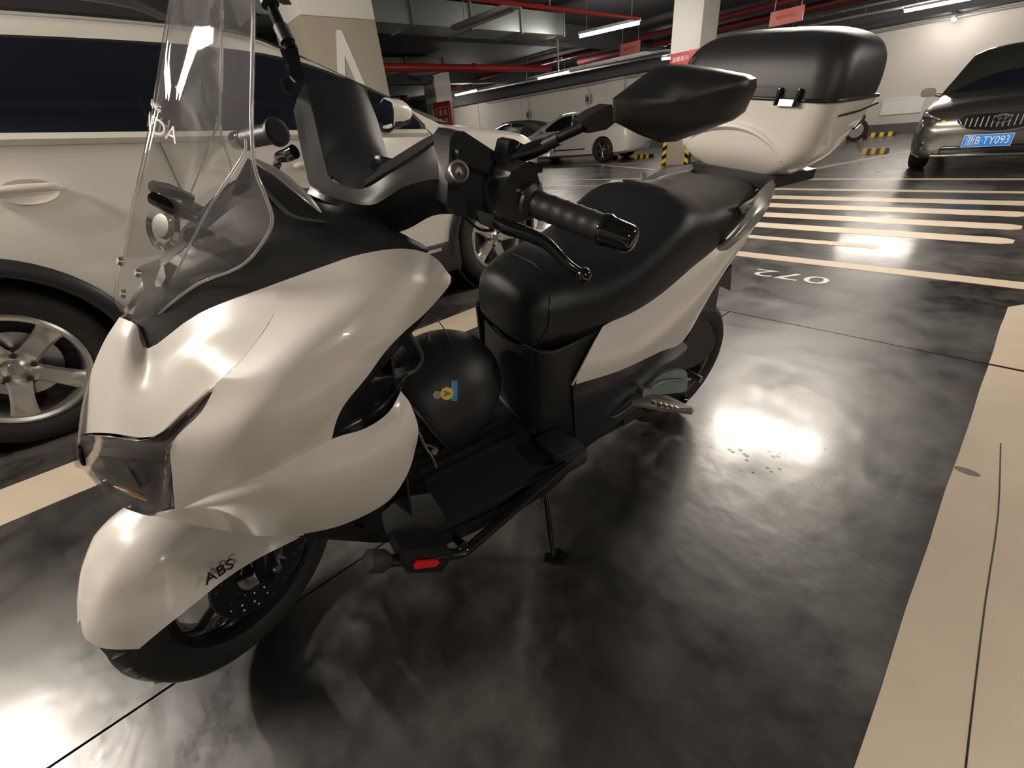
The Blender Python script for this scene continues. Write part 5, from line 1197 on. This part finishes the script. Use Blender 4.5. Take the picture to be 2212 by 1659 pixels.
# ---- left control block
blk = slab('switch_bracket', [(972, 300, .165), (985, 283, .165), (1003, 284, .168), (1096, 345, .19), (1092, 400, .19), (1080, 470, .19), (1040, 478, .18), (985, 465, .17), (965, 440, .165)], .05, M_['satin'], bev=.006)
slab('master_cylinder', [(990, 325, .182), (1003, 316, .182), (1078, 352, .195), (1070, 372, .195), (1055, 376, .195), (992, 348, .182)], .02, M_['gloss'], parent=blk, bev=.004)
q = L(988, 373, .188)
lathe('parking_lock_knob', [(0, .006), (.0085, .006), (.0095, .008), (.0125, .008), (.014, .004), (.014, -.012), (0, -.012)], M_['grey'], blk, 28, axisM(q, (.15, 1, .35)))
kz_ = lathe('knob_ring', [(.0105, .009), (.0125, .0098), (.0138, .007), (.0105, .007)], M_['pegalu'], blk, 28, axisM(q, (.15, 1, .35)), closed=True)
Mk_ = axisM(tuple(np.array(q)), (.15, 1, .35), (-.9, .1, -.2))
prism('knob_mark', [(-.005, -.002), (.005, -.002), (.004, .002), (0, .006), (-.004, .002)], .0008, M_['pegalu'], blk, Mk_ @ Matrix.Translation((0, 0, .0062)))
prism('keyhole', [(-.0012, -.006), (.0012, -.006), (.0012, .0), (-.0012, .0)], .0008, M_['blk'], blk, Mk_ @ Matrix.Translation((0, 0, .0070)))
slab('mirror_mount', [(1083, 372, .215), (1100, 305, .22), (1112, 301, .22), (1132, 312, .222), (1128, 350, .225), (1105, 392, .215)], .028, M_['gloss'], bev=.005)
swh = slab('switch_housing', [(1104, 372, .24), (1140, 350, .25), (1158, 362, .255), (1166, 395, .255), (1150, 440, .25), (1140, 474, .245), (1110, 482, .235), (1082, 470, .225), (1078, 420, .225)], .045, M_['satin'], bev=.007)
for k in range(3):
    q = L(1119 + 11 * k, 411 + 4.5 * k, .2525 + .0012 * k)
    box('switch_mark', tuple(q), (.0042, .004, .0022), M_['pegalu'], swh, rot=Matrix.Rotation(.3, 3, 'Y'))
slab('switch_button', [(1150, 350, .25), (1172, 355, .252), (1172, 372, .252), (1160, 375, .252)], .01, M_['gloss'], parent=swh, bev=.002)
slab('horn_button', [(1163, 388, .25), (1172, 395, .252), (1168, 420, .252), (1160, 415, .252)], .01, M_['chrome'], parent=swh, bev=.002)
g0, g1 = L(1142, 434, .245), L(1348, 512, .375)
gd = (g1 - g0); gl = np.linalg.norm(gd); gd /= gl
rr_ = []
for k in range(25): rr_.append(.0168 + (.0009 if k % 4 == 0 else 0))
grip = tube('grip', [g0 + gd * gl * .80 * k / 24 for k in range(25)], rr_, M_['matte'], sco, 18)
lathe('bar_end', [(0, -.002), (.0185, -.002), (.020, .004), (.0195, .006), (.0175, .012), (.0165, .035), (.0140, .040), (.009, .0425), (0, .043)], M_['gloss'], grip, 24, axisM(tuple(g0 + gd * gl * .80), tuple(gd)))
lathe('grip_flange', [(.017, -.004), (.023, -.003), (.024, .002), (.017, .006)], M_['matte'], grip, 24, axisM(tuple(g0 + gd * .004), tuple(gd)), closed=True)
lv_ = [L(1062, 470, .20), L(1095, 490, .225), L(1145, 508, .255), L(1185, 530, .275), L(1225, 570, .30), L(1258, 592, .315)]
lev = tube('brake_lever', lv_, [.009, .0085, .0075, .0065, .0055, .0050], M_['gloss'], sco, 12, sm=5, flat=1.3)
q = L(1261, 594, .317)
bm = bmesh.new(); bmesh.ops.create_uvsphere(bm, u_segments=20, v_segments=14, radius=.0108)
for v in bm.verts: v.co += Vector(q)
frombm('lever_ball', bm, M_['gloss'], lev)
tube('brake_hose', [L(1000, 466, .16), L(1030, 492, .175), L(1055, 498, .185), L(1078, 488, .19)], .0022, M_['blk'], sco, 8, sm=4)
slab('lever_pivot', [(1030, 452, .205), (1082, 470, .215), (1085, 488, .215), (1060, 494, .21), (1035, 478, .205)], .025, M_['gloss'], bev=.004)
# left mirror
tube('mirror_clamp', [L(1108, 340, .215), L(1150, 325, .235), L(1182, 312, .25)], [.0085, .010, .0085], M_['gloss'], sco, 14)
stem = tube('mirror_stem', [L(1150, 326, .235), L(1205, 298, .265), L(1262, 272, .295)], .0058, M_['gloss'], sco, 12)
tube('stem_sleeve', [L(1172, 316, .246), L(1208, 298, .266)], .0078, M_['matte'], stem, 12)
mc = [(1258, 262, .30), (1290, 240, .31), (1322, 226, .322), (1330, 264, .322), (1310, 280, .315), (1272, 288, .30)]
slab('mirror_boot', mc, .02, M_['matte'], bev=.005)
mir_out = [(1324, 212, .335), (1345, 196, .337), (1412, 146, .345), (1432, 141, .35), (1470, 141, .36), (1540, 151, .385), (1608, 164, .41), (1623, 172, .415), (1623, 192, .415), (1598, 246, .405), (1573, 264, .398), (1460, 306, .36), (1425, 308, .35), (1378, 290, .34), (1324, 262, .335)]
mo = [L(*p) for p in mir_out]; cen = sum(mo) / len(mo)
ax = np.array([-1, -.25, .05]); ax = ax / np.linalg.norm(ax)    # the glass looks backward
ridge = [L(1324, 250, .338), L(1400, 252, .362), L(1470, 240, .385), L(1545, 222, .41), L(1600, 204, .415)]
P = np.array(mo)
bm = bmesh.new(); c1 = np.array(L(1470, 205, .395)); rings_ = []
for f, push in ((1.0, 0.0), (.93, .006), (.75, .0125), (.45, .0165), (.12, .018)):
    rings_.append([bm.verts.new(tuple(c1 * 0 + cen + (p - cen) * f - ax * push * .9 + np.array([0, push * .5, 0]))) for p in P])
n_ = len(P)
for A, B in zip(rings_, rings_[1:]):
    for i in range(n_): bm.faces.new((A[i], A[(i + 1) % n_], B[(i + 1) % n_], B[i]))
bm.faces.new(rings_[-1])
back = [bm.verts.new(tuple(p + ax * .016)) for p in P]; in2 = [bm.verts.new(tuple(cen + (p - cen) * .95 + ax * .020)) for p in P]
for i in range(n_):
    bm.faces.new((back[i], back[(i + 1) % n_], rings_[0][(i + 1) % n_], rings_[0][i])); bm.faces.new((in2[i], in2[(i + 1) % n_], back[(i + 1) % n_], back[i]))
mh = frombm('mirror_housing', bm, M_['matte'], sco, True, 50)
mk('mirror_glass', [tuple(cen + (p - cen) * .95 + ax * .0195) for p in P], [tuple(range(n_))], M_['chrome'], mh, False)
# right mirror and bar: unsteer, mirror, steer again
PV = np.array([-.42, 0]); SA = math.radians(22)
def steermir(p):
    d = np.array([p[0], p[1]]) - PV; c_, s_ = math.cos(SA), math.sin(SA)
    u_ = np.array([c_ * d[0] + s_ * d[1], -s_ * d[0] + c_ * d[1]]); u_[1] *= -1
    v_ = np.array([c_ * u_[0] - s_ * u_[1], s_ * u_[0] + c_ * u_[1]]) + PV
    return np.array([v_[0], v_[1], p[2]])
def other_side(o, parent=None, dz=0.0, off_=(0, 0, 0)):
    c = o.copy(); c.data = o.data.copy(); C.objects.link(c); c.parent = parent or o.parent
    for v in c.data.vertices:
        q = steermir(np.array(v.co)); v.co = (q[0] + off_[0], q[1] + off_[1], q[2] + off_[2])
    c.data.flip_normals(); return c
g2 = other_side(grip, off_=(0, 0, .05))
for ch in list(grip.children): other_side(ch, g2, off_=(0, 0, .05))
l2 = other_side(lev, off_=(0, 0, .05))
for ch in list(lev.children): other_side(ch, l2, off_=(0, 0, .05))
mb = L(652, 172, -.235)
slab('mirror_mount', [(624, 140, -.225), (644, 136, -.225), (654, 150, -.225), (658, 172, -.225), (640, 178, -.225), (628, 165, -.225)], .03, M_['gloss'], bev=.004)
slab('stem_block', [(612, 106, -.232), (643, 104, -.232), (655, 160, -.232), (632, 160, -.232)], .03, M_['gloss'], bev=.004)
st2 = tube('mirror_stem', [L(630, 108, -.25), L(600, 45, -.27), L(572, -20, -.29)], [.011, .009, .008], M_['gloss'], sco, 12)
tube('stem_sleeve', [L(622, 92, -.253), L(606, 58, -.266)], .0125, M_['matte'], st2, 12)
tube('stem_sleeve', [L(584, 10, -.28), L(574, -14, -.289)], .0145, M_['matte'], st2, 12)
mh2 = mh.copy(); mh2.data = mh.data.copy(); C.objects.link(mh2); mh2.parent = sco
off0 = L(560, -60, -.30)
tmp = [steermir(np.array(v.co)) for v in mh2.data.vertices]; cc = steermir(L(1324, 240, .335))
for v, q in zip(mh2.data.vertices, tmp):
    r_ = q - cc + off0; v.co = tuple(r_)
mh2.data.flip_normals()
gch = mh.children[0].copy(); gch.data = gch.data.copy(); C.objects.link(gch); gch.parent = mh2
for v in gch.data.vertices:
    r_ = steermir(np.array(v.co)) - cc + off0; v.co = tuple(r_)
# right brake reservoir and sticks near the right grip
slab('brake_reservoir', [(610, 172, -.21), (624, 165, -.21), (636, 180, -.21), (632, 205, -.21), (618, 200, -.21)], .03, M_['gloss'], bev=.004)
# ---- helmet on the floor board
HC = np.array([-.475, .0, FZ + .142])
helm = thing('helmet', 'matte black helmet with yellow and blue stickers resting on the scooter floor board', 'helmet')
MB = np.array(sco.matrix_world)
helm.matrix_world = sco.matrix_world @ Matrix.Translation(HC)
# shell: crown turned to the rear, opening towards the leg shield
hx = Vector((-.92, 0, .38)).normalized()         # crown direction
prof = []
for k in range(17):
    a = math.pi * .5 * k / 16 * 1.25
    prof.append((.128 * math.sin(a) if a < math.pi / 2 else .128 * (1 - .10 * (a - math.pi / 2)), .145 * math.cos(a) - .01))
prof += [(.118, -.075), (.110, -.072), (.108, -.02), (.08, .06), (.0, .10)]
shell = lathe('shell', prof, M_['matte'], helm, 48, axisM((0, 0, 0), tuple(hx)))
tube('rim_trim', [axisM((0, 0, 0), tuple(hx)) @ Vector((.119 * math.cos(a), .119 * math.sin(a), -.077)) for a in np.linspace(0, 2 * math.pi, 33)], .004, M_['satin'], helm, 8)
def onhelm(px, py, lift=.001):
    """point of the helmet shell seen at a pixel"""
    o = BS @ (OC - FO) - HC; d = BS @ RAY(px, py); d = d / np.linalg.norm(d)
    b = o @ d; c_ = o @ o - (.1345 + lift) ** 2; k = -b - math.sqrt(max(b * b - c_, 0)); return o + d * k
hs = thing
def disc_on(name, px, py, r, m, lift=.001, sy=1.0, th=.0012):
    p = onhelm(px, py, lift); nrm = p / np.linalg.norm(p)
    return lathe(name, [(0, th), (r, th), (r, -th * 3), (0, -th * 3)], m, helm, 28, axisM(tuple(p), tuple(nrm)) @ Matrix.Diagonal((1, sy, 1, 1)))
M_['stickyellow'] = mat('yellow sticker', (0.75, 0.5, 0.03), 0.4); M_['stickblue'] = mat('blue sticker', (0.02, 0.22, 0.42), 0.4)
disc_on('yellow_sticker', 965, 850, .0125, M_['stickyellow'])
p = onhelm(965, 850, .0022); nn = p / np.linalg.norm(p); xa = onhelm(965, 862, .0022) - p
text('sticker_letter', 'A', .018, axisM(tuple(p + nn * .001), tuple(nn), tuple(xa)), M_['blk'], helm, depth=.0004)
disc_on('round_sticker', 944, 853, .008, M_['pegalu'])
rows = [[onhelm(974 + 14 * u_, 822 + 44 * v_, .0012) for u_ in (0, .5, 1)] for v_ in (0, .33, .66, 1)]
gridmesh('blue_sticker', gridpts(rows, 2, 2), M_['stickblue'], helm, .001)
disc_on('shell_rivet', 924, 725, .004, M_['chrome'], th=.003)
tube('shell_seam', [onhelm(945, 690, .0008), onhelm(965, 720, .0008), onhelm(976, 755, .0008)], .0012, M_['blk'], helm, 6, sm=3)
M_['strap'] = mat('beige strap', (0.30, 0.25, 0.19), 0.7, bump=(600, .4))
sp_ = [np.array(L(905, 935, .13)) - HC, np.array(L(918, 965, .13)) - HC, np.array(L(932, 985, .12)) - HC, np.array(L(940, 1005, .12)) - HC]
tube('chin_strap', sp_, [.010, .011, .009, .010], M_['strap'], helm, 8, sm=3, flat=.25)
tube('chin_strap', [np.array(L(925, 962, .11)) - HC, np.array(L(942, 968, .10)) - HC, np.array(L(935, 980, .10)) - HC], .006, M_['strap'], helm, 8, sm=3, flat=.4)
# ---- small scooter parked against the end wall (only a wheel and its rear show)
q = WP(1835, 306, 2, 0)
mp = thing('parked_scooter', 'small white scooter by the end wall, half hidden behind the top box', 'scooter', (q[0] - .45, q[1], 0), (0, 0, 0))
for x in (0, .45 * 2.3 - .1):
    lathe('tyre', [(.17, -.05), (.25, -.05), (.26, 0), (.25, .05), (.17, .05)], M_['rubber'], mp, 40, axisM((x - .4, 0, .26), (0, -1, 0)), closed=True)
    lathe('rim', [(.0, -.03), (.172, -.03), (.176, 0), (.172, .03), (0, .03)], M_['steel'], mp, 24, axisM((x - .4, 0, .26), (0, -1, 0)))
loft('body', [[(x, -hw, zb), (x, -hw, zt), (x, hw, zt), (x, hw, zb)] for x, hw, zb, zt in ((-.62, .06, .62, .74), (-.4, .13, .45, .80), (-.1, .14, .35, .74), (.05, .12, .30, .40), (.28, .12, .30, .40), (.36, .14, .35, .95), (.46, .12, .5, 1.0))], M_['suv'], mp, n=3)
loft('seat', [[(x, -hw, z - .05), (x, -hw * .9, z), (x, hw * .9, z), (x, hw, z - .05)] for x, hw, z in ((-.62, .08, .80), (-.4, .13, .83), (-.05, .11, .80))], M_['vinyl'], mp, n=3)
tube('handlebar', [(.38, -.3, 1.05), (.38, 0, 1.0), (.38, .3, 1.05)], .015, M_['gloss'], mp, 8)
tube('stem', [(.38, 0, 1.0), (.55, 0, .3)], .025, M_['gloss'], mp, 8)
